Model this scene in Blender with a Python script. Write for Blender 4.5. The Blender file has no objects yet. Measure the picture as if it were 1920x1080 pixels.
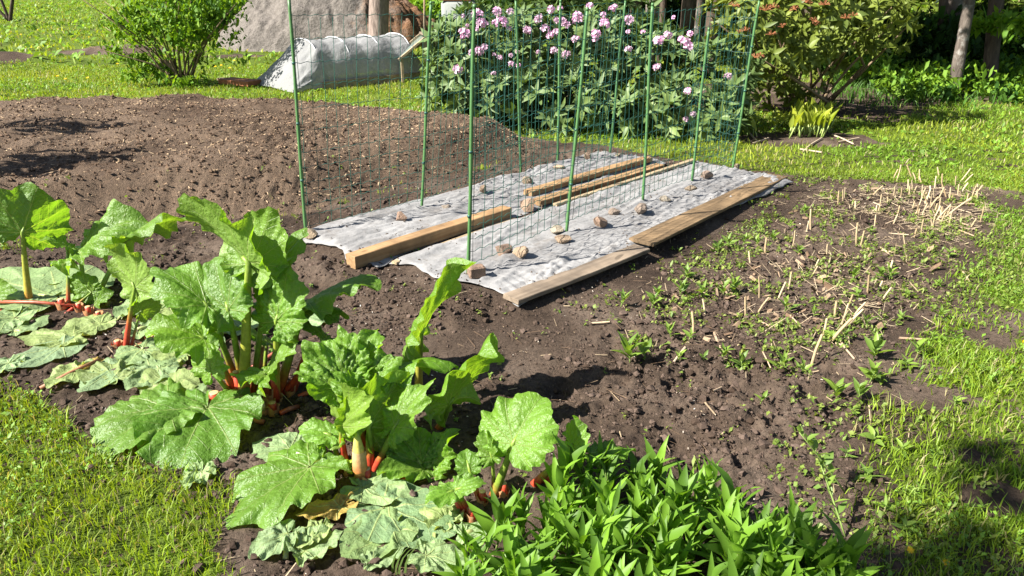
import bpy, math, random
import numpy as np
from mathutils import Vector, Matrix
R = math.radians
random.seed(7)
rng = np.random.default_rng(7)
SC = bpy.context.scene
COL = SC.collection

# ------------------------------------------------------------------ camera
F_PX, PITCH, CAM_H = 1390.0, R(23.0), 1.55          # photo 1920 x 1080
cam_d = bpy.data.cameras.new('camera'); cam = bpy.data.objects.new('camera', cam_d); COL.objects.link(cam)
cam.location = (0, 0, CAM_H); cam.rotation_euler = (R(90) - PITCH, 0, 0)
cam_d.sensor_width = 36; cam_d.lens = 36 * F_PX / 1920; cam_d.clip_start = .05; cam_d.clip_end = 500
SC.camera = cam
# ------------------------------------------------------------------ sky and sun
SUN_EL, SHADOW_AZ = R(41), R(21)                     # shadows run to +x, a little to +y
SUNV = Vector((-math.cos(SHADOW_AZ) * math.cos(SUN_EL), -math.sin(SHADOW_AZ) * math.cos(SUN_EL), math.sin(SUN_EL)))
W = bpy.data.worlds.new('World'); SC.world = W; W.use_nodes = True
nt = W.node_tree; bg = nt.nodes['Background']
sky = nt.nodes.new('ShaderNodeTexSky'); sky.sky_type = 'NISHITA'; sky.sun_disc = False
sky.sun_elevation = SUN_EL; sky.sun_rotation = math.atan2(SUNV.x, SUNV.y)
nt.links.new(sky.outputs[0], bg.inputs[0]); bg.inputs[1].default_value = .05
sl = bpy.data.lights.new('sun', 'SUN'); sl.energy = 5; sl.angle = R(.55); sl.color = (1, .955, .89)
so = bpy.data.objects.new('sun', sl); COL.objects.link(so); so.rotation_euler = SUNV.to_track_quat('Z', 'Y').to_euler()
SC.view_settings.view_transform = 'Standard'; SC.view_settings.look = 'None'
SC.view_settings.gamma = 1; SC.view_settings.exposure = 1.7; SC.view_settings.use_curve_mapping = False

# ------------------------------------------------------------------ picking points of the place
def ray(px, py):
    u = (px - 960) / F_PX; v = (540 - py) / F_PX
    return Vector((u, math.cos(PITCH) + v * math.sin(PITCH), -math.sin(PITCH) + v * math.cos(PITCH)))
def G(px, py, z=0.0):                                 # the point at height z seen there
    d = ray(px, py); t = (z - CAM_H) / d.z
    return Vector((d.x * t, d.y * t, z))
def AY(px, py, y):                                    # the point at distance y seen there
    d = ray(px, py); t = y / d.y
    return Vector((d.x * t, y, CAM_H + d.z * t))
def GP(lst, z=0.0):
    return np.array([[*G(a[0], a[1], a[2] if len(a) > 2 else z)][:2] for a in lst])

# ------------------------------------------------------------------ noise
def _hash(ix, iy, seed):
    h = (ix.astype(np.int64) * 374761393 + iy.astype(np.int64) * 668265263 + seed * 974634777) & 0xffffffff
    h = ((h ^ (h >> 13)) * 1274126177) & 0xffffffff
    h = ((h ^ (h >> 16)) * 2246822519) & 0xffffffff
    return ((h ^ (h >> 15)) & 0xffffff) / float(0xffffff)
def vn(x, y, seed=0):
    x = np.asarray(x, float); y = np.asarray(y, float)
    ix = np.floor(x); iy = np.floor(y); fx = x - ix; fy = y - iy
    ix = ix.astype(np.int64); iy = iy.astype(np.int64)
    fx = fx * fx * fx * (fx * (fx * 6 - 15) + 10); fy = fy * fy * fy * (fy * (fy * 6 - 15) + 10)
    a = _hash(ix, iy, seed); b = _hash(ix + 1, iy, seed); c = _hash(ix, iy + 1, seed); d = _hash(ix + 1, iy + 1, seed)
    return (a + (b - a) * fx) * (1 - fy) + (c + (d - c) * fx) * fy
def fbm(x, y, seed=0, o=3, gain=.5):
    s = 0; a = 1; t = 0
    for k in range(o):
        s = s + a * vn(x * 2 ** k + 13.7 * k, y * 2 ** k - 7.3 * k, seed + k); t += a; a *= gain
    return s / t - .5
def sst(a, b, x):
    t = np.clip((x - a) / (b - a), 0, 1); return t * t * (3 - 2 * t)
def sdist(poly, x, y):                                # + inside, - outside
    x = np.asarray(x, float); y = np.asarray(y, float)
    best = np.full(x.shape, 1e9); ins = np.zeros(x.shape, bool); n = len(poly)
    for i in range(n):
        ax, ay = poly[i]; bx, by = poly[(i + 1) % n]
        ex, ey = bx - ax, by - ay
        t = np.clip(((x - ax) * ex + (y - ay) * ey) / (ex * ex + ey * ey + 1e-12), 0, 1)
        best = np.minimum(best, (x - ax - t * ex) ** 2 + (y - ay - t * ey) ** 2)
        c = ((ay > y) != (by > y)) & (x < ex * (y - ay) / (ey if abs(ey) > 1e-12 else 1e-12) + ax)
        ins ^= c
    return np.where(ins, 1, -1) * np.sqrt(best)

# ------------------------------------------------------------------ mesh building
class MB:
    def __init__(s): s.v = []; s.f = []; s.c = []; s.uv = []; s.n = 0
    def add(s, v, f, c=None, uv=None):
        v = np.asarray(v, float).reshape(-1, 3); f = np.asarray(f, np.int64)
        s.v.append(v); s.f.append(f + s.n); s.n += len(v)
        if c is not None:
            c = np.asarray(c, float)
            s.c.append(np.broadcast_to(c, (len(v), 3)) if c.ndim == 1 else c)
        if uv is not None: s.uv.append(np.asarray(uv, float))
    def mesh(s, name, mat, off=(0, 0, 0), smooth=True):
        me = bpy.data.meshes.new(name)
        v = np.concatenate(s.v) - np.asarray(off, float)
        lens = np.concatenate([np.full(len(f), f.shape[1], np.int32) for f in s.f])
        loops = np.concatenate([f.ravel() for f in s.f]).astype(np.int32)
        me.vertices.add(len(v)); me.vertices.foreach_set('co', v.astype(np.float32).ravel())
        me.loops.add(len(loops)); me.loops.foreach_set('vertex_index', loops)
        me.polygons.add(len(lens))
        st = np.zeros(len(lens), np.int32); st[1:] = np.cumsum(lens)[:-1]
        me.polygons.foreach_set('loop_start', st)
        me.update(calc_edges=True)
        me.polygons.foreach_set('use_smooth', np.full(len(lens), smooth))
        if s.c:
            c = np.concatenate(s.c); a = me.color_attributes.new('col', 'FLOAT_COLOR', 'POINT')
            a.data.foreach_set('color', np.concatenate([c, np.ones((len(c), 1))], 1).astype(np.float32).ravel())
        if s.uv:
            u = np.concatenate(s.uv)[loops]; l = me.uv_layers.new(name='uv')
            l.data.foreach_set('uv', u.astype(np.float32).ravel())
        me.materials.append(mat); me.validate()
        return me
    def build(s, name, mat, parent=None, loc=None, smooth=True, kind=None):
        off = parent.location if parent is not None and loc is None else (loc if loc is not None else (0, 0, 0))
        if parent is not None and parent.parent is not None: off = Vector(off) + parent.parent.location
        o = bpy.data.objects.new(name, s.mesh(name, mat, off, smooth)); COL.objects.link(o)
        if parent is not None: o.parent = parent
        elif loc is not None: o.location = loc
        if kind: o['kind'] = kind
        return o
def tag(o, label, cat, group=None):
    o['label'] = label; o['category'] = cat
    if group: o['group'] = group
    return o
def thing(name, loc, label, cat, group=None):
    o = bpy.data.objects.new(name, None); COL.objects.link(o); o.location = loc; o.empty_display_size = .05
    return tag(o, label, cat, group)
def put(name, me, parent, M):                          # a part that shares mesh data; M in the place's coordinates
    o = bpy.data.objects.new(name, me); COL.objects.link(o); o.parent = parent
    o.matrix_basis = Matrix.Translation(-parent.location) @ M
    return o
def tube(mb, pts, rad, n=6, col=None, cap=True):
    pts = [Vector(p) for p in pts]; m = len(pts)
    rad = [rad] * m if np.isscalar(rad) else rad
    V = []; Cc = []; up = Vector((0, 0, 1))
    for i, p in enumerate(pts):
        t = (pts[min(i + 1, m - 1)] - pts[max(i - 1, 0)]).normalized()
        if i == 0:
            a = t.cross(up if abs(t.z) < .9 else Vector((1, 0, 0))).normalized()
        else:
            a = (a - t * a.dot(t)).normalized()
        b = t.cross(a)
        for k in range(n):
            w = 2 * math.pi * k / n
            V.append(p + (a * math.cos(w) + b * math.sin(w)) * rad[i])
            if col is not None: Cc.append(col[i] if np.ndim(col) == 2 else col)
    Fq = [(i * n + k, i * n + (k + 1) % n, (i + 1) * n + (k + 1) % n, (i + 1) * n + k) for i in range(m - 1) for k in range(n)]
    base = mb.n
    mb.add([tuple(v) for v in V], Fq, Cc if Cc else None)
    if cap:
        mb.f.append(np.array([[base + n - 1 - k for k in range(n)], [base + (m - 1) * n + k for k in range(n)]]))
def box(mb, c, ax, ay, az, hx, hy, hz, bev=.0, col=None):
    """bevelled box: centre c, unit axes, half sizes"""
    V = []; c = Vector(c)
    if bev <= 0:
        for sz in (-1, 1):
            for sx, sy in ((-1, -1), (1, -1), (1, 1), (-1, 1)): V.append(c + ax * sx * hx + ay * sy * hy + az * sz * hz)
        Fq = [(3, 2, 1, 0), (4, 5, 6, 7)] + [(i, (i + 1) % 4, 4 + (i + 1) % 4, 4 + i) for i in range(4)]
        mb.add([tuple(v) for v in V], Fq, col); return
    for zz, inset in ((-hz, bev), (-hz + bev, 0), (hz - bev, 0), (hz, bev)):
        x, y = hx - inset, hy - inset; b = bev
        for px, py in ((-x + b, -y), (x - b, -y), (x, -y + b), (x, y - b), (x - b, y), (-x + b, y), (-x, y - b), (-x, -y + b)):
            V.append(c + ax * px + ay * py + az * zz)
    Fq = [(l * 8 + k, l * 8 + (k + 1) % 8, l * 8 + 8 + (k + 1) % 8, l * 8 + 8 + k) for l in range(3) for k in range(8)]
    base = mb.n
    mb.add([tuple(v) for v in V], Fq, col)
    mb.f.append(np.array([[base + 7 - k for k in range(8)], [base + 24 + k for k in range(8)]]))

# ------------------------------------------------------------------ materials
class N:
    def __init__(s, name):
        s.m = bpy.data.materials.new(name); s.m.use_nodes = True; s.t = s.m.node_tree
        s.b = s.t.nodes['Principled BSDF']; s.out = s.t.nodes['Material Output']
    def n(s, ty, **k):
        o = s.t.nodes.new('ShaderNode' + ty)
        for a, v in k.items(): setattr(o, a, v)
        return o
    def lk(s, a, b): s.t.links.new(a, b)
    def put(s, sock, v):
        if hasattr(v, 'links') or isinstance(v, bpy.types.NodeSocket): s.lk(v, sock)
        else: sock.default_value = v
    def pos(s): return s.n('NewGeometry').outputs['Position']
    def obj(s): return s.n('TexCoord').outputs['Object']
    def noise(s, vec, scale, det=4, rough=.6, sc3=None):
        if sc3:
            mp = s.n('Mapping'); mp.inputs['Scale'].default_value = sc3; s.lk(vec, mp.inputs[0]); vec = mp.outputs[0]
        o = s.n('TexNoise'); o.inputs['Scale'].default_value = scale; o.inputs['Detail'].default_value = det
        o.inputs['Roughness'].default_value = rough; s.lk(vec, o.inputs['Vector']); return o.outputs['Fac']
    def ramp(s, fac, stops):
        o = s.n('ValToRGB'); e = o.color_ramp.elements
        while len(e) < len(stops): e.new(.5)
        for q, (p, c) in zip(e, stops): q.position = p; q.color = (*c, 1)
        s.lk(fac, o.inputs[0]); return o.outputs[0]
    def mix(s, fac, a, b, mode='MIX'):
        o = s.n('Mix', data_type='RGBA', blend_type=mode)
        s.put(o.inputs[0], fac)
        for q, v in ((o.inputs[6], a), (o.inputs[7], b)):
            s.put(q, (*v, 1) if isinstance(v, tuple) and len(v) == 3 else v)
        return o.outputs[2]
    def math(s, op, a, b=None, c=None):
        o = s.n('Math', operation=op)
        for i, v in enumerate((a, b, c)):
            if v is not None: s.put(o.inputs[i], v)
        return o.outputs[0]
    def attr(s, name='col'): return s.n('Attribute', attribute_name=name).outputs['Color']
    def rnd(s): return s.n('ObjectInfo').outputs['Random']
    def base(s, col, rough=.8, spec=.3):
        s.put(s.b.inputs['Base Color'], (*col, 1) if isinstance(col, tuple) else col)
        s.put(s.b.inputs['Roughness'], rough); s.b.inputs['Specular IOR Level'].default_value = spec
    def bump(s, h, dist, strength=1.0):
        o = s.n('Bump'); o.inputs['Distance'].default_value = dist; o.inputs['Strength'].default_value = strength
        s.lk(h, o.inputs['Height']); s.lk(o.outputs[0], s.b.inputs['Normal']); return o.outputs[0]
    def translucent(s, col, fac, nrm=None):
        t = s.n('BsdfTranslucent'); s.put(t.inputs[0], (*col, 1) if isinstance(col, tuple) else col)
        if nrm is not None: s.lk(nrm, t.inputs['Normal'])
        m = s.n('MixShader'); s.put(m.inputs[0], fac)
        s.lk(s.b.outputs[0], m.inputs[1]); s.lk(t.outputs[0], m.inputs[2]); s.lk(m.outputs[0], s.out.inputs[0])
        return m
def leafmat(name, col=None, tr=(1.25, 1.25, .5), fac=.38, rough=.45, spec=.35, var=.25, hue=(1.15, 1.0, .8)):
    """col None: vertex colour; else base colour varied per object"""
    q = N(name)
    if col is None: c = q.attr()
    else:
        r = q.rnd()
        lo = tuple(x * (1 - var) for x in col); hi = tuple(x * (1 + var) * h for x, h in zip(col, hue))
        c = q.mix(r, lo, hi)
        nz = q.noise(q.obj(), 9, 3)
        c = q.mix(.5, c, q.mix(nz, (.7, .7, .7), (1.3, 1.3, 1.3)), 'MULTIPLY') if False else c
    q.base(c, rough, spec)
    tc = q.mix(1.0, c, tr, 'MULTIPLY')
    q.translucent(tc, fac)
    return q.m

def m_soil():
    q = N('soil'); p = q.pos()
    n1 = q.noise(p, 1.7, 4); n2 = q.noise(p, 60, 5, .7); n3 = q.noise(p, 260, 3, .7)
    c = q.ramp(n1, [(.28, (.030, .020, .014)), (.5, (.068, .048, .034)), (.72, (.135, .102, .077))])
    c = q.mix(1.0, c, q.ramp(n2, [(.25, (.4, .38, .36)), (.5, (1, 1, 1)), (.8, (1.6, 1.55, 1.5))]), 'MULTIPLY')
    fleck = q.ramp(n3, [(.66, (0, 0, 0)), (.72, (1, 1, 1))])
    c = q.mix(q.math('MULTIPLY', fleck, .6), c, (.32, .25, .19))
    q.base(c, .95, .15)
    h = q.math('ADD', n2, q.math('MULTIPLY', n3, .5))
    q.bump(h, .012, .9); return q.m
def m_mound():
    q = N('dry_mulch_soil'); p = q.pos()
    n1 = q.noise(p, 1.3, 4); n2 = q.noise(p, 45, 5, .7); n3 = q.noise(p, 120, 3, .7)
    c = q.ramp(n1, [(.3, (.078, .052, .035)), (.5, (.125, .088, .060)), (.7, (.18, .128, .088))])
    c = q.mix(1.0, c, q.ramp(n2, [(.25, (.45, .43, .42)), (.5, (1, 1, 1)), (.8, (1.6, 1.5, 1.4))]), 'MULTIPLY')
    fleck = q.ramp(n3, [(.6, (0, 0, 0)), (.68, (1, 1, 1))])
    c = q.mix(q.math('MULTIPLY', fleck, .5), c, (.33, .24, .15))
    q.base(c, .95, .15); q.bump(q.math('ADD', n2, n3), .02, 1); return q.m
def m_turf():
    q = N('turf'); p = q.pos()
    n1 = q.noise(p, .8, 4); n2 = q.noise(p, 30, 5, .7)
    c = q.ramp(n1, [(.3, (.06, .08, .016)), (.5, (.10, .14, .02)), (.7, (.145, .185, .03))])  # base green darkened to stand for the shadow between blades
    c = q.mix(1.0, c, q.ramp(n2, [(.25, (.35, .4, .3)), (.5, (.85, .9, .8)), (.75, (1.25, 1.25, 1.1))]), 'MULTIPLY')
    q.base(c, .95, .1); q.bump(n2, .03, 1); return q.m
def m_rhubarb(name, top, under, wilt=0.0):
    q = N(name); uv = q.n('UVMap', uv_map='uv').outputs[0]
    sx = q.n('SeparateXYZ'); q.lk(uv, sx.inputs[0])
    th = q.math('ABSOLUTE', sx.outputs[0]); r = sx.outputs[1]        # th in radians, r in leaf lengths
    d = None
    for a in (0, .6, 1.25, 2.05):
        e = q.math('ABSOLUTE', q.math('SUBTRACT', th, a))
        d = e if d is None else q.math('MINIMUM', d, e)
    dr = q.math('MULTIPLY', d, r)
    wv = q.math('MULTIPLY_ADD', r, -.011 - .008 * wilt, .0145 * (1 + wilt))
    main = q.math('SUBTRACT', 1, q.math('SMOOTH_MIN', 1, q.math('DIVIDE', dr, wv), .2))
    main = q.math('MAXIMUM', main, 0)
    ph = q.math('PINGPONG', q.math('SUBTRACT', q.math('MULTIPLY', r, 6.5), q.math('MULTIPLY', dr, 7.5)), .5)
    sec = q.math('MAXIMUM', q.math('SUBTRACT', 1, q.math('DIVIDE', ph, .05)), 0)
    sec = q.math('MULTIPLY', sec, .55)
    vein = q.math('MAXIMUM', main, sec)
    p = q.obj(); n1 = q.noise(p, 14, 4); n2 = q.noise(p, 60, 3)
    at = q.attr()
    tp = q.mix(1.0, q.mix(n1, tuple(x * .75 for x in top), tuple(x * 1.3 for x in top)), at, 'MULTIPLY')
    un = q.mix(1.0, q.mix(n1, tuple(x * .85 for x in under), tuple(x * 1.2 for x in under)), at, 'MULTIPLY')
    bf = q.n('NewGeometry').outputs['Backfacing']
    c = q.mix(bf, tp, un)
    c = q.mix(q.math('MULTIPLY', vein, .8), c, (.36, .42, .15))
    spots = q.ramp(q.noise(p, 45, 2), [(.74 - .03 * wilt, (0, 0, 0)), (.80 - .02 * wilt, (1, 1, 1))])
    c = q.mix(q.math('MULTIPLY', spots, .35 + wilt * .3), c, (.16, .12, .04))
    q.base(c, .40 + wilt * .25, .5 - wilt * .25)
    b = q.bump(q.math('ADD', q.math('MULTIPLY', vein, .35), q.math('MULTIPLY', n2, 1.4)), .006, .9)
    tc = q.mix(1.0, c, (1.45, 1.45, .3), 'MULTIPLY')
    q.translucent(tc, .48 - wilt * .3, b); return q.m
def m_fleece():
    q = N('fleece'); p = q.pos()
    n1 = q.noise(p, 2.2, 5); n2 = q.noise(p, 38, 4, .65, (1, 1, 1)); n3 = q.noise(p, 350, 2)
    c = q.ramp(n1, [(.3, (.21, .205, .2)), (.55, (.265, .26, .253)), (.75, (.31, .305, .297))])
    dirt = q.ramp(q.noise(p, 4, 6, .75), [(.50, (0, 0, 0)), (.72, (1, 1, 1))])
    c = q.mix(q.math('MULTIPLY', dirt, .75), c, (.135, .112, .09))
    c = q.mix(1.0, c, q.ramp(n2, [(.3, (.86, .86, .86)), (.7, (1.1, 1.1, 1.1))]), 'MULTIPLY')
    q.base(c, .8, .25); b = q.bump(q.math('ADD', n2, q.math('MULTIPLY', n3, .15)), .006, .7)
    q.translucent(c, .12, b); return q.m
def m_tunnel():
    q = N('tunnel_fleece'); p = q.pos(); n1 = q.noise(p, 3, 4)
    c = q.mix(n1, (.27, .27, .265), (.37, .37, .365)); q.base(c, .8, .2)
    b = q.bump(q.noise(p, 9, 5), .03, .8)
    m = q.translucent(c, .3, b)
    tr = q.n('BsdfTransparent'); m2 = q.n('MixShader'); m2.inputs[0].default_value = .16
    q.lk(m.outputs[0], m2.inputs[1]); q.lk(tr.outputs[0], m2.inputs[2]); q.lk(m2.outputs[0], q.out.inputs[0]); return q.m
def m_wood(name, dark, light, grey=0):
    q = N(name); p = q.obj(); r = q.rnd()
    g = q.noise(p, 1, 6, .65, (1.6, 55, 55)); g2 = q.noise(p, 5, 4)
    c = q.ramp(g, [(.3, dark), (.7, light)])
    c = q.mix(1.0, c, q.ramp(g2, [(.3, (.55, .55, .56)), (.65, (1.2, 1.18, 1.15))]), 'MULTIPLY')
    knot = q.ramp(q.noise(p, 1, 1, .5, (5, 14, 14)), [(.72, (0, 0, 0)), (.77, (1, 1, 1))])
    c = q.mix(q.math('MULTIPLY', knot, .6), c, tuple(x * .35 for x in dark))
    q.base(c, .75, .25); q.bump(g, .003, .6); return q.m
def m_stone():
    q = N('stone'); p = q.obj(); r = q.rnd()
    c = q.ramp(r, [(0, (.21, .165, .115)), (.35, (.29, .22, .145)), (.6, (.21, .14, .10)), (.8, (.22, .2, .165)), (1, (.34, .265, .17))])
    n1 = q.noise(p, 22, 5, .7); n2 = q.noise(p, 90, 3, .7)
    c = q.mix(1.0, c, q.ramp(n1, [(.25, (.55, .52, .5)), (.5, (1, 1, 1)), (.75, (1.3, 1.28, 1.22))]), 'MULTIPLY')
    q.base(c, .85, .25); q.bump(q.math('ADD', n1, n2), .01, .8); return q.m
def m_bark(name, a, b, spot=None):
    q = N(name); p = q.pos()
    n = q.noise(p, 1, 6, .7, (16, 16, 4)); n2 = q.noise(p, 5, 4)
    c = q.ramp(n, [(.3, a), (.68, b)])
    if spot: c = q.mix(q.ramp(n2, [(.52, (0, 0, 0)), (.62, (1, 1, 1))]), c, spot)
    q.base(c, .9, .15); q.bump(n, .03, 1); return q.m
def m_plain(name, col, rough=.6, spec=.3, var=.25, scale=8, bump=.002):
    q = N(name); p = q.obj(); n = q.noise(p, scale, 5, .65)
    c = q.mix(n, tuple(x * (1 - var) for x in col), tuple(x * (1 + var) for x in col))
    q.base(c, rough, spec); q.bump(n, bump, .6); return q.m
def m_attr(name, rough=.85, spec=.2, bump=0, scale=80):
    q = N(name); c = q.attr()
    n = q.noise(q.pos(), scale, 4, .7)
    c = q.mix(1.0, c, q.ramp(n, [(.3, (.7, .7, .7)), (.7, (1.25, 1.25, 1.25))]), 'MULTIPLY')
    q.base(c, rough, spec)
    if bump: q.bump(n, bump, .8)
    return q.m
M = dict(
    soil=m_soil(), mound=m_mound(), turf=m_turf(),
    grass=leafmat('grass_blades', tr=(1.35, 1.25, .5), fac=.42, rough=.5),
    shoot=leafmat('shoot_leaf', (.118, .255, .028), fac=.45, rough=.48, spec=.3, var=.45),
    seedling=leafmat('seedling_leaf', (.16, .27, .05), fac=.42),
    rhodo=leafmat('rhododendron_leaf', (.125, .20, .065), tr=(1.2, 1.2, .4), fac=.22, rough=.5, spec=.32),
    rhodo_y=leafmat('yellowing_rhododendron_leaf', (.115, .17, .03), tr=(1.2, 1.1, .4), fac=.25, rough=.5, spec=.3, var=.35, hue=(1.35, 1.1, .9)),
    crown=leafmat('tree_leaf', tr=(1.35, 1.25, .35), fac=.38, rough=.55, spec=.15),
    hosta=leafmat('hosta_leaf', (.3, .38, .05), fac=.45),
    petal=leafmat('petal', (.78, .55, .665), tr=(1, .8, 1), fac=.35, rough=.6, var=.25, hue=(1.0, .9, 1.0)),
    dand=leafmat('dandelion_petal', (.75, .5, .01), tr=(1, 1, .3), fac=.2, rough=.6),
    rhubarb=m_rhubarb('rhubarb_leaf', (.14, .258, .03), (.175, .285, .05)),
    cutleaf=m_rhubarb('cut_rhubarb_leaf', (.20, .285, .115), (.27, .33, .165), .7),
    deadleaf=m_rhubarb('withered_rhubarb_leaf', (.3, .21, .05), (.33, .25, .09), 1.0),
    stalk=m_attr('rhubarb_stalk', .45, .4, .001, 60), litter=m_attr('litter', .9, .15), crumb=m_attr('soil_crumb', .95, .12, .004, 120),
    straw=m_attr('dry_stem', .8, .2, .002, 90),
    fleece=m_fleece(), tunnel=m_tunnel(),
    wood_new=m_wood('planed_timber', (.22, .125, .055), (.36, .235, .122)), wood_old=m_wood('weathered_board', (.12, .092, .065), (.24, .19, .14)),
    wood_mid=m_wood('treated_board', (.10, .067, .036), (.235, .16, .088)), wood_pale=m_wood('pale_lath', (.25, .185, .11), (.38, .3, .19)),
    stone=m_stone(), bark=m_bark('bark', (.03, .022, .016), (.12, .09, .068)), bark_pale=m_bark('pale_bark', (.05, .04, .032), (.17, .14, .115), (.28, .26, .23)),
    bark_pink=m_bark('old_bark', (.10, .075, .062), (.30, .235, .2)), twig=m_bark('twig_bark', (.1, .07, .04), (.3, .22, .14)),
    stake=m_plain('green_plastic', (.07, .165, .055), .45, .4, .25, 30), wire=m_plain('green_wire', (.02, .085, .065), .4, .4, .2, 30),
    sand=m_bark('grey_sand', (.2, .17, .14), (.36, .32, .27)), terracotta=m_plain('terracotta', (.28, .115, .05), .8, .2, .25, 12),
    hoop=m_plain('white_plastic', (.45, .45, .45), .5), greytarp=m_plain('grey_tarp', (.22, .235, .215), .7, .2, .25, 4, .01),
)
q = N('sand_and_needles'); p = q.pos(); sx = q.n('SeparateXYZ'); q.lk(p, sx.inputs[0])
n = q.noise(p, 3, 5, .7); n2 = q.noise(p, 14, 5, .7)
c = q.ramp(n2, [(.3, (.10, .088, .077)), (.7, (.20, .178, .155))]); c2 = q.ramp(n2, [(.3, (.12, .065, .036)), (.7, (.25, .14, .075))])
f = q.math('ADD', q.math('MULTIPLY', q.math('ADD', sx.outputs[0], 3.3), 1.2), q.math('MULTIPLY', q.math('SUBTRACT', n, .5), 3))
f = q.math('MAXIMUM', q.math('MINIMUM', f, 1), 0)
q.base(q.mix(f, c, c2), .95, .1); q.bump(n2, .05, 1); M['heap'] = q.m
q = N('old_glass'); q.base((.25, .33, .28), .15, .5); q.b.inputs['Transmission Weight'].default_value = .55; M['glass'] = q.m
# ------------------------------------------------------------------ the lie of the land
SOIL = GP([(-700, 735), (0, 718), (80, 745), (140, 770), (185, 825), (325, 872), (440, 915), (470, 965), (475, 1080), (500, 1500),
           (1560, 1500), (1555, 1000), (1550, 880), (1580, 790), (1635, 680), (1735, 520), (1830, 410), (1780, 352), (1480, 332), (1240, 299),
           (1100, 272), (1010, 262), (980, 300), (800, 345), (560, 405), (300, 425), (0, 470), (-700, 490)])
MOUND = GP([(-900, 520), (-300, 490), (0, 468), (300, 425), (560, 402), (800, 342), (985, 300), (1015, 276), (985, 252, .05), (900, 222, .15),
            (640, 182, .24), (400, 167, .26), (0, 177, .26), (-500, 187, .26), (-900, 200, .26)])
BED_L = GP([(553, 440), (690, 497), (1235, 303), (1120, 289)], .04)
BED_R = GP([(725, 492), (975, 578), (1482, 345), (1300, 306)], .04)
FRONT_RIDGE = GP([(560, 470), (650, 500), (860, 540), (950, 575), (860, 620), (640, 560), (560, 520)])
SMOOTH = GP([(720, 640), (900, 600), (980, 575), (1220, 470), (1470, 340), (1560, 350), (1400, 470), (1230, 560), (1120, 640), (980, 690), (850, 720)])
ROUGH = GP([(880, 720), (1100, 690), (1500, 640), (1640, 700), (1560, 900), (1450, 960), (1150, 880), (900, 900)])
BARE = [(*G(1510, 262)[:2], .75, .38), (*G(1870, 935)[:2], .13, .08), (*G(1735, 745)[:2], .22, .12), (*G(1890, 375)[:2], .25, .3),
        (*G(1830, 860)[:2], .05, .05), (*G(1650, 905)[:2], .05, .05), (*G(235, 98)[:2], 1.5, .6), (*G(0, 120)[:2], .7, .9), (*G(440, 105)[:2], .6, .4),
        (*G(1850, 640)[:2], .10, .12), (*G(1900, 185)[:2], 1.2, .5), (*G(1600, 200)[:2], .5, .25), (*G(1520, 180)[:2], 1.7, 1.8)]
def mound_h(x, y):
    d = sdist(MOUND, x, y) + .16 * fbm(x * 1.6, y * 1.6, 3, 3)
    s = .27 * sst(-.02, .55, d)
    return s + sst(0, .3, d) * (.07 * fbm(x * 1.1, y * 1.1, 5, 2) + .10 * (fbm(x * 2.6, y * 2.6, 9, 3)) * sst(-1.0, -2.6, x))
def bed_h(x, y):
    d = np.maximum(sdist(BED_L, x, y), sdist(BED_R, x, y))
    return .045 * sst(-.14, .06, d)
def hgt(x, y, micro=True):
    x = np.asarray(x, float); y = np.asarray(y, float)
    h = .03 * fbm(x * .35, y * .35, 21, 2) * sst(2, 6, y)
    h = h + 1.0 * sst(17, 30, y) * sst(-6, -2, x)
    h = h + mound_h(x, y) + bed_h(x, y)
    h = h + .045 * sst(-.04, .12, sdist(FRONT_RIDGE, x, y))
    bx, by = BARE[6][:2]; h = h + .16 * np.exp(-(((x - bx) / 1.0) ** 2 + ((y - by) / .35) ** 2)) * (1 + fbm(x * 3, y * 3, 2, 2))
    bx, by = BARE[7][:2]; h = h + .2 * np.exp(-(((x - bx) / .9) ** 2 + ((y - by) / .7) ** 2)) * (1 + fbm(x * 3, y * 3, 2, 2))
    if micro:
        s = sst(-.02, .08, np.maximum(sdist(SOIL, x, y), sdist(MOUND, x, y)))
        under = sst(.02, -.05, np.maximum(sdist(BED_L, x, y), sdist(BED_R, x, y)))
        a = (1 + .3 * sst(0, .2, sdist(MOUND, x, y))) * (.5 + .9 * sst(-.1, .15, fbm(x * 1.7, y * 1.7, 31, 2))) * (1 - .75 * sst(-.1, .12, sdist(SMOOTH, x, y))) * (1 + .7 * sst(-.1, .15, sdist(ROUGH, x, y)))
        near = sst(9, 3, y)
        b = np.abs(fbm(x * 9, y * 9, 41, 2)) * -.06 + np.abs(fbm(x * 22, y * 22, 43, 2)) * -.042 + fbm(x * 40, y * 40, 47, 1) * .018 * near
        hole = -.045 * sst(.33, .42, fbm(x * 5, y * 5, 51, 1)) * sst(-.05, .1, sdist(ROUGH, x, y))
        h = h + s * under * a * (b + .012) + s * under * hole
        h = h + (1 - s) * .02 * fbm(x * 6, y * 6, 61, 2)
    return h
def hz(x, y): return float(hgt(np.array([x]), np.array([y]))[0])
def gnd(px, py, it=3):                                 # the ground seen at a pixel
    z = 0.0
    for _ in range(it):
        p = G(px, py, z); z = float(hgt(np.array([p.x]), np.array([p.y]), False)[0])
    p = G(px, py, z); p.z = hz(p.x, p.y); return p
def lawn_density(x, y):
    d = -np.maximum(sdist(SOIL, x, y), sdist(MOUND, x, y)) + .22 * fbm(x * 3.5, y * 3.5, 71, 3)
    wd = .07 + .24 * sst(.55, 1.3, x) * sst(5.4, 4.4, y)
    den = sst(-.02, 1, d / wd)
    den = den * (1 - .6 * sst(.08, .25, fbm(x * 2.6, y * 2.6, 75, 3)) * sst(.3, 1, x) * sst(6, 4, y))
    for bx, by, rx, ry in BARE:
        q = np.sqrt(((x - bx) / rx) ** 2 + ((y - by) / ry) ** 2) + .9 * fbm(x * 4 / max(rx, .4), y * 4 / max(rx, .4), 77, 3)
        den = den * (.04 + .96 * sst(.75, 1.15, q))
    return den

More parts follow.
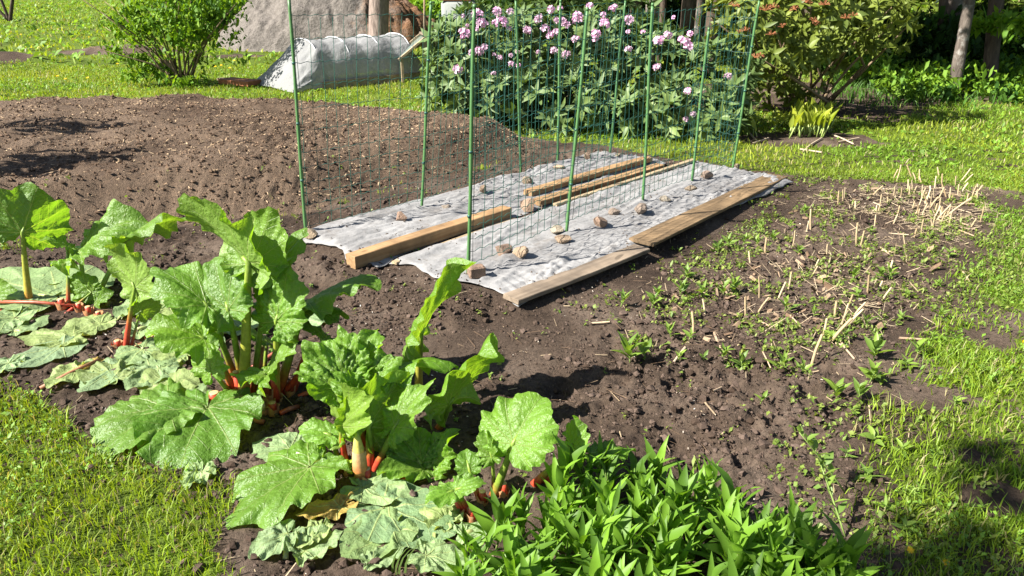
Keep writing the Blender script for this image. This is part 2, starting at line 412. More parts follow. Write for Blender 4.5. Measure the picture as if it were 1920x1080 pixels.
def axis(a, b, step, ratio, lim):
    c = list(np.arange(a, b, step)); s = step
    while c[-1] < lim: s *= ratio; c.append(c[-1] + s)
    s = step
    while c[0] > -lim: s *= ratio; c.insert(0, c[0] - s)
    return np.array(c)
xs = axis(-2.3, 2.5, .0152, 1.055, 90)
ys = [1.15]
while ys[-1] < 110: ys.append(ys[-1] * 1.0083)
s = .02
while ys[0] > -12: s *= 1.12; ys.insert(0, ys[0] - s)
ys = np.array(ys)
XX, YY = np.meshgrid(xs, ys)
ZZ = hgt(XX, YY)
nx, ny = len(xs), len(ys)
idx = np.arange(nx * ny).reshape(ny, nx)
quads = np.stack([idx[:-1, :-1], idx[:-1, 1:], idx[1:, 1:], idx[1:, :-1]], -1).reshape(-1, 4)
cx = (XX[:-1, :-1] + XX[1:, 1:]).ravel() / 2; cy = (YY[:-1, :-1] + YY[1:, 1:]).ravel() / 2
den = lawn_density(cx, cy); md = sdist(MOUND, cx, cy) + .1 * fbm(cx * 3, cy * 3, 3, 2)
zone = np.where(md > 0, 1, np.where(den + .7 * (rng.random(len(den)) - .5) * (cy < 7) < .72, 0, 2))
allv = np.stack([XX.ravel(), YY.ravel(), ZZ.ravel()], 1)
for k, (nm, mt) in enumerate((('garden_soil', 'soil'), ('soil_mound', 'mound'), ('lawn', 'turf'))):
    f = quads[zone == k]; u, inv = np.unique(f, return_inverse=True)
    mb = MB(); mb.add(allv[u], inv.reshape(f.shape)); mb.build(nm, M[mt], kind='structure')

# ------------------------------------------------------------------ grass, clover and weeds that nobody could count
def scatter(y0, y1, dens, spread=.78, margin=1.0):
    n = int((y1 - y0) * 2 * (spread * (y0 + y1) / 2 + margin) * dens)
    y = y0 + (y1 - y0) * rng.random(n); w = spread * y + margin
    mx = spread * y1 + margin
    x = (rng.random(n) * 2 - 1) * mx
    k = np.abs(x) < w
    return x[k], y[k]
def blades(mb, x, y, h, w, col, lean=.5, z=None):
    n = len(x)
    if n == 0: return
    z = hgt(x, y) if z is None else z
    a = rng.random(n) * 2 * np.pi; t = rng.random(n) * 2 * np.pi
    ca, sa = np.cos(a) * w / 2, np.sin(a) * w / 2
    le = lean * (.3 + rng.random(n)) * h
    lx, ly = np.cos(t) * le, np.sin(t) * le
    V = np.zeros((n, 5, 3))
    V[:, 0] = np.stack([x - ca, y - sa, z - .005], 1); V[:, 1] = np.stack([x + ca, y + sa, z - .005], 1)
    mx, my = x + lx * .3, y + ly * .3
    V[:, 2] = np.stack([mx - ca * .8, my - sa * .8, z + h * .55], 1); V[:, 3] = np.stack([mx + ca * .8, my + sa * .8, z + h * .55], 1)
    V[:, 4] = np.stack([x + lx, y + ly, z + h * (1 - .25 * lean * rng.random(n))], 1)
    b = np.arange(n)[:, None] * 5
    Fq = np.concatenate([b + [0, 1, 3], b + [0, 3, 2], b + [2, 3, 4]])
    mb.add(V.reshape(-1, 3), Fq, np.repeat(col, 5, 0))
def discs(mb, x, y, z, r, col, tilt=.5):
    """little folded leaves"""
    n = len(x); a = rng.random(n) * 2 * np.pi
    nx_, ny_ = rng.normal(0, tilt, n), rng.normal(0, tilt, n)
    u = np.stack([np.cos(a), np.sin(a), -(nx_ * np.cos(a) + ny_ * np.sin(a))], 1)
    v = np.stack([-np.sin(a), np.cos(a), -(-nx_ * np.sin(a) + ny_ * np.cos(a))], 1)
    p = np.stack([x, y, z], 1); r = np.asarray(r)[:, None]
    up = np.array([0, 0, .25]) * r
    V = np.stack([p - u * r, p - v * r * .55 + up, p + u * r * .9, p + v * r * .55 + up, p], 1)
    b = np.arange(n)[:, None] * 5
    Fq = np.concatenate([b + [0, 1, 4], b + [1, 2, 4], b + [2, 3, 4], b + [3, 0, 4]])
    mb.add(V.reshape(-1, 3), Fq, np.repeat(col, 5, 0))
def grasscol(x, y, n):
    t = np.clip(.5 + 1.4 * fbm(x * .9, y * .9, 81, 3) + .35 * (rng.random(n) - .5), 0, 1)[:, None]
    c = (1 - t) * np.array([.15, .27, .018]) + t * np.array([.31, .36, .03])
    dry = (rng.random(n) < .10 + .14 * sst(.05, .2, fbm(x * 2, y * 2, 83, 2)))[:, None]
    c = np.where(dry, np.array([.33, .29, .13]), c)
    return c * (.75 + .5 * rng.random((n, 1)))
mb = MB(); cl = MB()
for y0, y1, dn, hh, ww in ((1.1, 2.0, 9500, .046, .0038), (2.0, 3.0, 7500, .046, .0042), (3.0, 6.2, 4200, .038, .0048), (6.2, 14, 1000, .044, .0095), (14, 48, 52, .075, .037)):
    x, y = scatter(y0, y1, dn); d = lawn_density(x, y); k = rng.random(len(x)) < d; x, y, d = x[k], y[k], d[k]
    n = len(x); tuft = 1 + 1.0 * np.clip(fbm(x * 2.2, y * 2.2, 85, 3), -.3, 1)
    blades(mb, x, y, hh * tuft * (.5 + .9 * rng.random(n)), ww * (.7 + .6 * rng.random(n)), grasscol(x, y, n), .75)
    m = int(n * .35); s_ = rng.permutation(n)[:m]; xx, yy = x[s_], y[s_]
    kk = fbm(xx * 1.7, yy * 1.7, 87, 2) > -.08; xx, yy = xx[kk], yy[kk]; m = len(xx)
    c = np.array([.16, .29, .035]) * (.6 + .8 * rng.random((m, 1)))
    discs(cl, xx, yy, hgt(xx, yy) + hh * (.35 + .5 * rng.random(m)), ww * 2.0 * (.6 + 1.0 * rng.random(m) ** 2), c)
mb.build('grass', M['grass'], kind='stuff'); cl.build('clover', M['grass'], kind='stuff')

# weeds sprouting on the bed at the right, and a few over the rest of the soil
WEEDY = GP([(1120, 560), (1300, 480), (1480, 345), (1800, 360), (1880, 420), (1800, 560), (1720, 700), (1600, 800), (1480, 740), (1250, 690), (1140, 640)])
mb = MB()
x, y = scatter(1.6, 6.0, 2600)
so_ = np.maximum(sdist(SOIL, x, y), 0)
wd = sst(-.15, .2, sdist(WEEDY, x, y)); cl_ = sst(-.06, .14, fbm(x * 5, y * 5, 91, 3))
pr = np.where(sdist(SOIL, x, y) > -.5, np.maximum(wd * cl_ * .62, .5 * cl_ * sst(.45, .0, sdist(SOIL, x, y)) * sst(.7, 1.0, x)) + .012, 0) * sst(.05, -.05, np.maximum(sdist(BED_L, x, y), sdist(BED_R, x, y)))
k = rng.random(len(x)) < pr; x, y = x[k], y[k]; n = len(x)
for j in range(5):
    a = rng.random(n) * 6.28; rr = rng.random(n) * .018
    xx, yy = x + np.cos(a) * rr, y + np.sin(a) * rr
    t = rng.random((n, 1)); c = (1 - t) * np.array([.12, .21, .03]) + t * np.array([.25, .3, .06])
    discs(mb, xx, yy, hgt(xx, yy) + .004 + .03 * rng.random(n) ** 2, .004 + .010 * rng.random(n) ** 2, c, .6)
mb.build('tiny_weeds', M['grass'], kind='stuff')

# ------------------------------------------------------------------ crumbs of soil, chips and straw
OCT = np.array([(1, 0, 0), (-1, 0, 0), (0, 1, 0), (0, -1, 0), (0, 0, 1), (0, 0, -1)], float)
OF = np.array([(0, 2, 4), (2, 1, 4), (1, 3, 4), (3, 0, 4), (2, 0, 5), (1, 2, 5), (3, 1, 5), (0, 3, 5)])
ph = (1 + 5 ** .5) / 2
ICO = np.array([(-1, ph, 0), (1, ph, 0), (-1, -ph, 0), (1, -ph, 0), (0, -1, ph), (0, 1, ph), (0, -1, -ph), (0, 1, -ph), (ph, 0, -1), (ph, 0, 1), (-ph, 0, -1), (-ph, 0, 1)]) / 1.9
IF = np.array([(0, 11, 5), (0, 5, 1), (0, 1, 7), (0, 7, 10), (0, 10, 11), (1, 5, 9), (5, 11, 4), (11, 10, 2), (10, 7, 6), (7, 1, 8), (3, 9, 4), (3, 4, 2), (3, 2, 6), (3, 6, 8), (3, 8, 9), (4, 9, 5), (2, 4, 11), (6, 2, 10), (8, 6, 7), (9, 8, 1)])
def lumps(mb, x, y, r, col, T=(OCT, OF), sink=.25, jit=.3, z=None):
    n = len(x); z = (hgt(x, y) if z is None else z) + r * (.5 - sink)
    V = T[0][None] * (r[:, None, None] * (1 + jit * rng.normal(0, 1, (n, len(T[0]), 1)).clip(-1.6, 1.6)))
    V = V * np.stack([.8 + .5 * rng.random(n), .8 + .5 * rng.random(n), .6 + .4 * rng.random(n)], 1)[:, None]
    a = rng.random(n) * 6.28; ca, sa = np.cos(a)[:, None], np.sin(a)[:, None]
    X = V[..., 0] * ca - V[..., 1] * sa; Y_ = V[..., 0] * sa + V[..., 1] * ca
    V = np.stack([X + x[:, None], Y_ + y[:, None], V[..., 2] + z[:, None]], 2)
    m = len(T[0]); Fq = (np.arange(n)[:, None, None] * m + T[1][None]).reshape(-1, 3)
    mb.add(V.reshape(-1, 3), Fq, np.repeat(col, m, 0))
mb = MB()
for y0, y1, dn, r0, r1, T in ((1.3, 3.6, 7500, .0022, .0085, (OCT, OF)), (3.6, 6.5, 1500, .004, .011, (OCT, OF)), (1.3, 4.0, 620, .007, .019, (ICO, IF)), (1.4, 4.2, 45, .011, .022, (ICO, IF)), (4.0, 7.0, 180, .009, .02, (ICO, IF))):
    x, y = scatter(y0, y1, dn)
    s_ = sdist(SOIL, x, y); pr = sst(-.25, .05, s_) * (.35 + .65 * sst(-.1, .1, fbm(x * 4, y * 4, 101, 2))) * (1 - .75 * sst(-.1, .1, sdist(SMOOTH, x, y)))
    pr = pr * sst(.03, -.02, np.maximum(sdist(BED_L, x, y), sdist(BED_R, x, y))) * sst(.3, -.1, sdist(MOUND, x, y))
    k = rng.random(len(x)) < pr; x, y = x[k], y[k]; n = len(x)
    t = rng.random((n, 1)); c = ((1 - t) * np.array([.045, .030, .021]) + t * np.array([.105, .075, .058]))
    lumps(mb, x, y, r0 + (r1 - r0) * rng.random(n) ** 2.2, c, T)
mb.build('soil_crumbs', M['crumb'], smooth=False, kind='stuff')
mb = MB()
x, y = scatter(3.8, 11, 700, .8, .5); k = rng.random(len(x)) < sst(-.05, .2, sdist(MOUND, x, y)); x, y = x[k], y[k]; n = len(x)
t = rng.random((n, 1)); c = (1 - t) * np.array([.085, .055, .036]) + t * np.array([.15, .10, .066])
lumps(mb, x, y, .005 + .014 * rng.random(n) ** 3, c)
mb.build('mulch_crumbs', M['crumb'], smooth=False, kind='stuff')
def flakes(mb, x, y, L, w, col, lift=.004, tilt=.35):
    n = len(x); z = hgt(x, y) + lift; a = rng.random(n) * 6.28
    d = np.stack([np.cos(a), np.sin(a), rng.normal(0, tilt, n)], 1) * L[:, None] / 2
    e = np.stack([-np.sin(a), np.cos(a), rng.normal(0, tilt, n)], 1) * w[:, None] / 2
    p = np.stack([x, y, z + np.abs(d[:, 2])], 1)
    up = np.array([0, 0, 1.]) * w[:, None] * .35
    V = np.stack([p - d - e, p - d + e, p + d * .9 + e * .7, p + d - e * .8, p - d * 1.05 + up, p + d * 1.02 + up], 1); b = np.arange(n)[:, None] * 6
    mb.add(V.reshape(-1, 3), np.concatenate([b + [0, 4, 5, 3], b + [4, 1, 2, 5]]), np.repeat(col, 6, 0))
mb = MB()
x, y = scatter(3.8, 11, 550, .8, .5); k = rng.random(len(x)) < sst(0, .25, sdist(MOUND, x, y)) * (.4 + .6 * sst(-.15, .1, fbm(x * 1.5, y * 1.5, 111, 2))); x, y = x[k], y[k]; n = len(x)
t = rng.random((n, 1)); c = (1 - t) * np.array([.2, .13, .08]) + t * np.array([.42, .31, .19])
flakes(mb, x, y, .008 + .028 * rng.random(n) ** 3, .004 + .008 * rng.random(n), c, .006)
x, y = scatter(1.4, 6.2, 900); k = rng.random(len(x)) < sst(-.5, 0, sdist(SOIL, x, y)) * (.05 + .85 * sst(-.1, .3, sdist(WEEDY, x, y)) * sst(-.15, .1, fbm(x * 3, y * 3, 113, 2))) * sst(.03, -.02, np.maximum(sdist(BED_L, x, y), sdist(BED_R, x, y)))
x, y = x[k], y[k]; n = len(x); t = rng.random((n, 1)); c = (1 - t) * np.array([.17, .12, .075]) + t * np.array([.38, .3, .19])
flakes(mb, x, y, .006 + .075 * rng.random(n) ** 3, .002 + .005 * rng.random(n) ** 2, c, .006)
x, y = scatter(1.4, 6.2, 500); k = (rng.random(len(x)) < .42 * sst(0, .1, sdist(SOIL, x, y)) * sst(-.1, .18, fbm(x * 3, y * 3, 119, 3))) & (np.maximum(sdist(BED_L, x, y), sdist(BED_R, x, y)) < -.02); x, y = x[k], y[k]; n = len(x)
t = rng.random((n, 1)); c = (1 - t) * np.array([.28, .22, .16]) + t * np.array([.6, .57, .5])
flakes(mb, x, y, .003 + .006 * rng.random(n), .002 + .004 * rng.random(n), c, .008)
FAR_MAT = GP([(1560, 350), (1830, 352), (1850, 400), (1760, 440), (1650, 430), (1560, 400)])
MID_MAT = GP([(1380, 520), (1560, 480), (1680, 520), (1680, 600), (1560, 650), (1400, 610)])
x, y = scatter(2.2, 6.0, 2600); k = rng.random(len(x)) < np.maximum(.65 * sst(-.25, .15, sdist(FAR_MAT, x, y)), (.22) * sst(-.2, .2, sdist(MID_MAT, x, y))) * sst(-.2, .05, fbm(x * 4, y * 4, 131, 2)); x, y = x[k], y[k]; n = len(x)
t = rng.random((n, 1)); c = (1 - t) * np.array([.17, .125, .075]) + t * np.array([.38, .31, .2])
flakes(mb, x, y, .02 + .09 * rng.random(n) ** 2, .002 + .004 * rng.random(n), c, .008, .25)
# roots and twigs in the dug soil
x, y = scatter(1.4, 5, 60); k = rng.random(len(x)) < sst(0, .2, sdist(SOIL, x, y)) * (np.maximum(sdist(BED_L, x, y), sdist(BED_R, x, y)) < -.05); x, y = x[k], y[k]; n = len(x)
flakes(mb, x, y, .03 + .07 * rng.random(n), .0015 + .002 * rng.random(n), np.array([.10, .065, .04]) * (.7 + rng.random((n, 1))), .006, .2)
# last year's dead leaves between the stubs
x, y = scatter(3, 6, 100); k = rng.random(len(x)) < sst(0, .4, sdist(WEEDY, x, y)) * sst(-.1, .1, fbm(x * 2, y * 2, 117, 2)); x, y = x[k], y[k]; n = len(x)
t = rng.random((n, 1)); c = (1 - t) * np.array([.13, .082, .05]) + t * np.array([.27, .195, .125])
flakes(mb, x, y, .02 + .03 * rng.random(n), .012 + .02 * rng.random(n), c, .006, .5)
mb.build('straw_litter', M['litter'], smooth=False, kind='stuff')

# ------------------------------------------------------------------ the two fleece-covered beds
def sheet(name, FL, FR, BR, BL, nu, nv, seed, label, skirt_r=.0):
    """u runs from the front edge to the far end, v from the left to the right edge"""
    u = np.linspace(0, 1, nu)[:, None]; v = np.linspace(0, 1, nv)[None]
    u, v = u + 0 * v, v + 0 * u
    ue = u + .010 * np.sin(v * 9 + seed) * (1 - u) + .03 * fbm(v * 5, v * 0 + seed, seed, 3) * (1 - u)
    ve = v + .09 * fbm(u * 9, u * 0 + 3.1, seed + 1, 3) * (np.abs(v - .5) * 2) ** 2
    P = [(1 - ue)[..., None] * ((1 - ve)[..., None] * np.array(a[:2]) + ve[..., None] * np.array(b[:2])) + ue[..., None] * ((1 - ve)[..., None] * np.array(d[:2]) + ve[..., None] * np.array(c[:2])) for a, b, c, d in ((FL, FR, BR, BL),)][0]
    x, y = P[..., 0], P[..., 1]; L = 3.3; Wd = .8
    U, Vv = u * L, v * Wd
    z = hgt(x, y, False) + .016
    warp = .25 * fbm(U * 1.3, Vv * 2.5, seed + 5, 2)
    z += .030 * (fbm(U * 1.1 + warp, Vv * 7 + warp * 3, seed + 7, 3))
    r1 = 1 - np.abs(fbm(U * 1.1 + warp, Vv * 11 + 7 * warp + U * .8, seed + 9, 3)) * 4
    z += .021 * np.clip(r1, 0, 1) ** 3
    r2 = 1 - np.abs(fbm(U * 2.6 + Vv * 3 + 2 * warp, Vv * 22 - U * 3, seed + 13, 3)) * 4
    z += .011 * np.clip(r2, 0, 1) ** 2
    r3 = 1 - np.abs(fbm(U * 16, Vv * 5 + warp * 6, seed + 15, 2)) * 3
    z += .016 * np.clip(r3, 0, 1) ** 2 * sst(.55, .95, v) * (seed % 2)
    e = np.minimum(np.minimum(u * L, (1 - u) * L), np.minimum(v, 1 - v) * Wd)
    z = np.where(e < .05, np.minimum(z, hgt(x, y, False) + .012 + .35 * e), z) + .02 * np.abs(fbm(U * 6, Vv * 6, seed + 21, 2)) * sst(.06, 0, e)
    mb = MB(); i = np.arange(nu * nv).reshape(nu, nv)
    mb.add(np.stack([x, y, z], -1).reshape(-1, 3), np.stack([i[:-1, :-1], i[:-1, 1:], i[1:, 1:], i[1:, :-1]], -1).reshape(-1, 4))
    o = mb.build(name, M['fleece'])
    md_ = o.modifiers.new('thickness', 'SOLIDIFY'); md_.thickness = .0015; md_.offset = -1
    tag(o, label, 'fleece', 'fleece sheets on the beds'); return x, y, z
SH_L = sheet('fleece_sheet', G(553, 440, .05), G(700, 500, .05), G(1250, 303, .05), G(1118, 288, .05), 230, 66, 4,
      'left white fleece sheet, under the square timber beam and the two lying planks')
SH_R = sheet('fleece_sheet', G(728, 494, .05), G(975, 574, .05), G(1484, 341, .05), G(1298, 306, .05), 250, 84, 7,
      'right white fleece sheet, edged by the long weathered boards and dotted with stones')
SHP = [np.stack([a.ravel() for a in s_], 1) for s_ in (SH_L, SH_R)]
mb = MB()                                             # soil spilled on the sheets, mostly along their edges
for P_, (nu_, nv_) in zip(SHP, ((230, 66), (250, 84))):
    i_ = np.arange(len(P_)); u_, v_ = (i_ // nv_) / nu_, (i_ % nv_) / nv_
    e_ = np.minimum(np.minimum(u_ * 3.3, (1 - u_) * 3.3), np.minimum(v_, 1 - v_) * .8)
    k = rng.random(len(P_)) < (.008 + .16 * np.exp(-e_ / .04) + .10 * sst(.05, .22, fbm(P_[:, 0] * 4, P_[:, 1] * 4, 141, 3))); q_ = P_[k]; n = len(q_)
    t = rng.random((n, 1)); lumps(mb, q_[:, 0] + rng.normal(0, .006, n), q_[:, 1] + rng.normal(0, .006, n), .002 + .006 * rng.random(n) ** 3, (1 - t) * np.array([.045, .03, .021]) + t * np.array([.12, .09, .065]), z=q_[:, 2] - .001)
mb.build('spilled_soil', M['crumb'], smooth=False, kind='stuff')
def topz(x, y, rad=.05):
    z = hz(x, y)
    for P_ in SHP:
        d = (P_[:, 0] - x) ** 2 + (P_[:, 1] - y) ** 2; k = d < rad * rad
        if k.any(): z = max(z, float(P_[k, 2][np.argmin(d[k])]))
    return z
UP = Vector((0, 0, 1))
def board(name, a, b, w, t, mat, label, cat, ang=0.0, roll=0.0, bev=.003, group=None, za=None, zb=None):
    """a, b: ends (x, y) of the centre line; lies on what is under it"""
    a, b = Vector(a), Vector(b)
    za = topz(a.x, a.y) if za is None else za; zb = topz(b.x, b.y) if zb is None else zb
    A, B = Vector((a.x, a.y, za + t / 2)), Vector((b.x, b.y, zb + t / 2))
    L = (B - A).length; X = (B - A).normalized(); Yv = UP.cross(X).normalized(); Z = X.cross(Yv)
    m = MB(); nseg = 14; V = []
    sec = [(-w / 2 + bev, -t / 2), (w / 2 - bev, -t / 2), (w / 2, -t / 2 + bev), (w / 2, t / 2 - bev), (w / 2 - bev, t / 2), (-w / 2 + bev, t / 2), (-w / 2, t / 2 - bev), (-w / 2, -t / 2 + bev)]
    ofs = random.random() * 50
    for i in range(nseg + 1):
        s_ = i / nseg; bow = .004 * math.sin(s_ * 3 + ofs)
        for (yy, zz) in sec:
            V.append((-L / 2 + L * s_ + (random.uniform(-.003, .003) if i in (0, nseg) else 0), yy + bow + random.uniform(-.0008, .0008), zz + bow * .6 + random.uniform(-.0007, .0007)))
    Fq = [(i * 8 + k, i * 8 + (k + 1) % 8, i * 8 + 8 + (k + 1) % 8, i * 8 + 8 + k) for i in range(nseg) for k in range(8)]
    m.add(V, Fq); m.f.append(np.array([[7 - k for k in range(8)], [nseg * 8 + k for k in range(8)]]))
    o = m.build(name, M[mat], smooth=False)
    o.matrix_world = Matrix.Translation((A + B) / 2) @ Matrix((X, Yv, Z)).transposed().to_4x4() @ Matrix.Rotation(roll, 4, 'X')
    return tag(o, label, cat, group)
g2 = lambda px, py, z=.09: G(px, py, z)[:2]
board('wooden_board', g2(957, 556, .09), g2(1204, 462, .09), .115, .024, 'wood_old', 'grey weathered board at the near corner of the right fleece sheet', 'board', za=.066, zb=.066)
board('wooden_board', g2(1203, 452, .11), g2(1457, 324, .1), .165, .021, 'wood_mid', 'wide brown stained plank along the far half of the right fleece edge', 'board', za=.090, zb=.066)
board('timber_beam', g2(657, 478, .13), g2(950, 386, .13), .085, .072, 'wood_new', 'thick square orange timber beam lying alone on the left fleece', 'beam')
board('wooden_plank', g2(990, 361, .1), g2(1216, 295, .1), .085, .038, 'wood_new', 'left one of two pale orange planks lying side by side', 'plank')
board('wooden_plank', g2(1006, 374, .1), g2(1238, 300, .1), .085, .038, 'wood_new', 'right one of two pale orange planks lying side by side', 'plank')
board('wooden_lath', g2(1040, 388, .07), g2(1300, 308, .07), .038, .02, 'wood_pale', 'thin pale lath between the paired planks and the right fleece', 'lath')
board('wooden_lath', g2(740, 493, .06), g2(962, 408, .06), .04, .015, 'wood_pale', 'thin dirty lath beside the thick beam on the near gap', 'lath', za=.05, zb=.05)

# ------------------------------------------------------------------ stones that weigh the fleece down
def stone_mesh(r, seed, sq=(1, .85, .7), flat=.0):
    rs = np.random.default_rng(seed)
    import bmesh
    bm = bmesh.new(); bmesh.ops.create_icosphere(bm, subdivisions=3, radius=1)
    co = np.array([v.co[:] for v in bm.verts])
    for _ in range(11):                                # knock facets off
        d = rs.normal(0, 1, 3); d /= np.linalg.norm(d); k = .50 + .34 * rs.random()
        t = co @ d; co = co - np.where(t > k, t - k, 0)[:, None] * d[None] * .97
    co *= 1 + .05 * fbm(co[:, 0] * 2.5 + seed, co[:, 1] * 2.5 + co[:, 2] * 2, seed, 3)[:, None]
    co *= np.array(sq) * r
    for v, c in zip(bm.verts, co): v.co = c
    me = bpy.data.meshes.new('stone'); bm.to_mesh(me); bm.free(); me.materials.append(M['stone'])
    me.polygons.foreach_set('use_smooth', np.full(len(me.polygons), False))
    return me
STONES = [(583, 441, .045, (1, .8, .75), 'pale blocky stone at the near left corner of the left fleece'),
    (752, 408, .042, (1, .8, .7), 'dark stone half tucked under fleece near the second left stake'),
    (836, 387, .03, (1, .8, .6), 'small stone on the left fleece above the timber beam'),
    (905, 361, .035, (1, .8, .9), 'tan stone on the left fleece edge behind the nearest stake'),
    (990, 385, .062, (1, .85, .8), 'big cream stone at the near ends of the paired planks'),
    (1012, 372, .03, (1, .6, .6), 'small grey stone touching the near end of the right plank'),
    (990, 337, .042, (1, .75, .75), 'orange tan stone on the left fleece, left of the planks'),
    (1048, 312, .04, (1.1, .8, .5), 'flat pale stone at the foot of a far left stake'),
    (1102, 297, .033, (1, .8, 1), 'pointed grey stone near the far end of the left fleece'),
    (1158, 291, .026, (1.2, .8, .5), 'low stone on the far corner of the left fleece'),
    (944, 472, .048, (1, .85, .85), 'round reddish stone, left one of the near pair by the stake'),
    (976, 477, .043, (1, .85, .75), 'angular tan stone, right one of the near pair by the stake'),
    (1057, 448, .045, (1.3, .8, .5), 'flat striped stone below the second right stake'),
    (1044, 431, .04, (1, .9, .6), 'pinkish stone half hidden under fleece behind the second right stake'),
    (1125, 419, .042, (1, .9, .85), 'pale rounded stone right of the second right stake'),
    (1203, 392, .05, (1, .85, .75), 'brown banded round stone at the foot of the third right stake'),
    (1247, 373, .036, (1.2, .8, .6), 'grey pink flat stone beyond the banded round stone'),
    (1296, 352, .036, (1.2, .8, .6), 'grey stone at the foot of the fourth right stake'),
    (1324, 331, .042, (1.1, .8, .8), 'pale angular stone on the far part of the right fleece'),
    (1381, 314, .03, (1, .8, .8), 'small dark stone at the foot of the last right stake'),
    (1152, 398, .034, (1.1, .8, .7), 'pale stone on the right fleece between second and third stakes')]
for i, (px, py, r, sq, lb) in enumerate(STONES):
    r *= 1.18
    z = .06
    for _ in range(3): p = G(px, py, z + r * .35); z = topz(p.x, p.y)
    o = bpy.data.objects.new('stone', stone_mesh(r, 300 + i, sq)); COL.objects.link(o)
    o.location = (p.x, p.y, z + r * sq[2] * .6); o.rotation_euler = (0, 0, random.uniform(-.5, .5))
    tag(o, lb, 'stone', 'stones weighing down the fleece')
m = MB(); p = G(893, 512, .1); z = topz(p.x, p.y)
box(m, (p.x, p.y, z + .03), Vector((.9, .35, 0)).normalized(), Vector((-.35, .9, 0)).normalized(), UP, .045, .03, .032, .008)
tag(m.build('stone_block', M['stone'], loc=(p.x, p.y, z), smooth=False), 'square cut grey block at the nearest stake on the right fleece', 'stone', 'stones weighing down the fleece')

# ------------------------------------------------------------------ stakes and netting
def stake(base, a, b, h, label):
    """a, b: the pixel line it is seen along"""
    Bp = Vector((base.x, base.y, topz(base.x, base.y) - .02))
    def at(z):
        d = (Bp.y, z - CAM_H); c = Bp.y * math.cos(PITCH) - d[1] * math.sin(PITCH); v = (Bp.y * math.sin(PITCH) + d[1] * math.cos(PITCH)) / c
        py = 540 - v * F_PX; px = a[0] + (b[0] - a[0]) * (py - a[1]) / (b[1] - a[1])
        return AY(px, py, Bp.y)
    T = at(h); T.z = h; m = MB(); n = 26; pts = []; rad = []
    w1, w2 = random.random() * 6, random.random() * 6
    for i in range(n + 1):
        s_ = i / n; q_ = Bp.lerp(T, s_); q_.x += .004 * math.sin(s_ * 4 + w1) * s_ * (1 - s_) * 4; q_.y += .006 * math.sin(s_ * 3 + w2) * s_ * (1 - s_) * 4
        pts.append(q_); rad.append(.0092 * (1.16 if i % 5 == 2 else 1) * (1 - .12 * s_) * 1.08)
    t = thing('garden_stake', Bp, label, 'stake', 'green garden stakes holding the netting')
    tube(m, pts, rad, 10); m.build('cane', M['stake'], t)
    m = MB(); tube(m, [T, T + (T - Bp).normalized() * .018], [.0098, .0085], 10); m.build('end_cap', M['stake'], t)
    for k in range(3):
        f = .25 + .25 * k; q_ = Bp.lerp(T, f); m = MB(); tube(m, [q_ - UP * .006, q_ + UP * .006], .0115, 8); m.build('wire_tie', M['wire'], t)
    return Bp, T
def hof(px, py, b):                                   # height of a point seen at px, py above base b
    return AY(px, py, b.y).z
gz = lambda px, py: G(px, py, .07)
SL = []; SR = []
for px, py, tx, ty, h, lb in ((573, 432, 542, 0, 1.42, 'green stake leaning left at the near left corner of the netting'),
    (790, 388, 808, 8, None, 'green stake with its top just in view, second along the left netting'),
    (977, 315, 967, 0, 1.36, 'upright green stake in the middle of the left netting'),
    (1045, 303, 1051, 0, 1.34, 'green stake above the flat pale stone in the left netting'),
    (1143, 287, 1173, 0, 1.34, 'farthest green stake of the left netting, leaning right')):
    b = gz(px, py); SL.append(stake(b, (px, py), (tx, ty), h or hof(tx, ty, b), lb))
for px, py, tx, ty, h, lb in ((877, 515, 890, 0, 1.40, 'nearest and thickest looking green stake, beside the upright rhubarb leaf'),
    (1062, 437, 1103, 0, 1.36, 'green stake leaning right above the flat striped stone'),
    (1205, 380, 1224, 0, 1.36, 'green stake above the brown banded round stone'),
    (1297, 342, 1329, 57, None, 'short green stake with its top in front of the rhododendron'),
    (1374, 310, 1424, 0, 1.36, 'farthest right green stake, leaning right above the plank end')):
    b = gz(px, py); SR.append(stake(b, (px, py), (tx, ty), h or hof(tx, ty, b), lb))
def netting(stakes, z0, z1, dx, label, extra=None, side=.011):
    st = [(Vector(b), Vector(t)) for b, t in stakes]
    if extra: st += extra
    cum = [0]
    for (a, _), (b, _) in zip(st, st[1:]): cum.append(cum[-1] + (Vector(b[:2]) - Vector(a[:2])).length)
    def at(s_, z):
        s_ = min(max(s_, 0), cum[-1] - 1e-6)
        i = max(k for k in range(len(st) - 1) if cum[k] <= s_); f = (s_ - cum[i]) / (cum[i + 1] - cum[i])
        P_ = []
        for b, t in (st[i], st[i + 1]): k = (z - b.z) / (t.z - b.z); P_.append(b.lerp(t, k))
        q_ = P_[0].lerp(P_[1], f); d = (P_[1] - P_[0]); nrm = Vector((d.y, -d.x, 0)).normalized()
        return q_ + nrm * (side + .022 * math.sin(f * math.pi) * math.sin(s_ * 5 + z * 2))
    L = cum[-1]
    t = thing('wire_netting', (st[0][0].x, st[0][0].y, 0), label, 'netting', 'green wire netting panels')
    zs = [z0]; steps = [.066] * 4 + [.09] * 2
    while zs[-1] < z1: zs.append(zs[-1] + (steps[len(zs) - 1] if len(zs) <= len(steps) else .128))
    for j, z in enumerate(zs):
        m = MB(); n = int(L / .0175)
        tube(m, [at(L * i / n, z + .022 * math.sin(L * i / n * 1.7 + j * .15) + .0045 * math.cos(i * math.pi / 2 * 1.0)) for i in range(n + 1)], .0020, 3, cap=False)
        m.build('horizontal_wire', M['wire'], t)
    k = 0; s_ = .02
    while s_ < L:
        m = MB(); w = .02 * math.sin(s_ * 1.7)
        tube(m, [at(s_ + .004 * math.sin(z * 9 + s_ * 40), z + w) for z in np.linspace(z0, zs[-1], 9)], .0018, 3, cap=False)
        m.build('vertical_wire', M['wire'], t); s_ += dx * (1 + .05 * math.sin(s_ * 30))
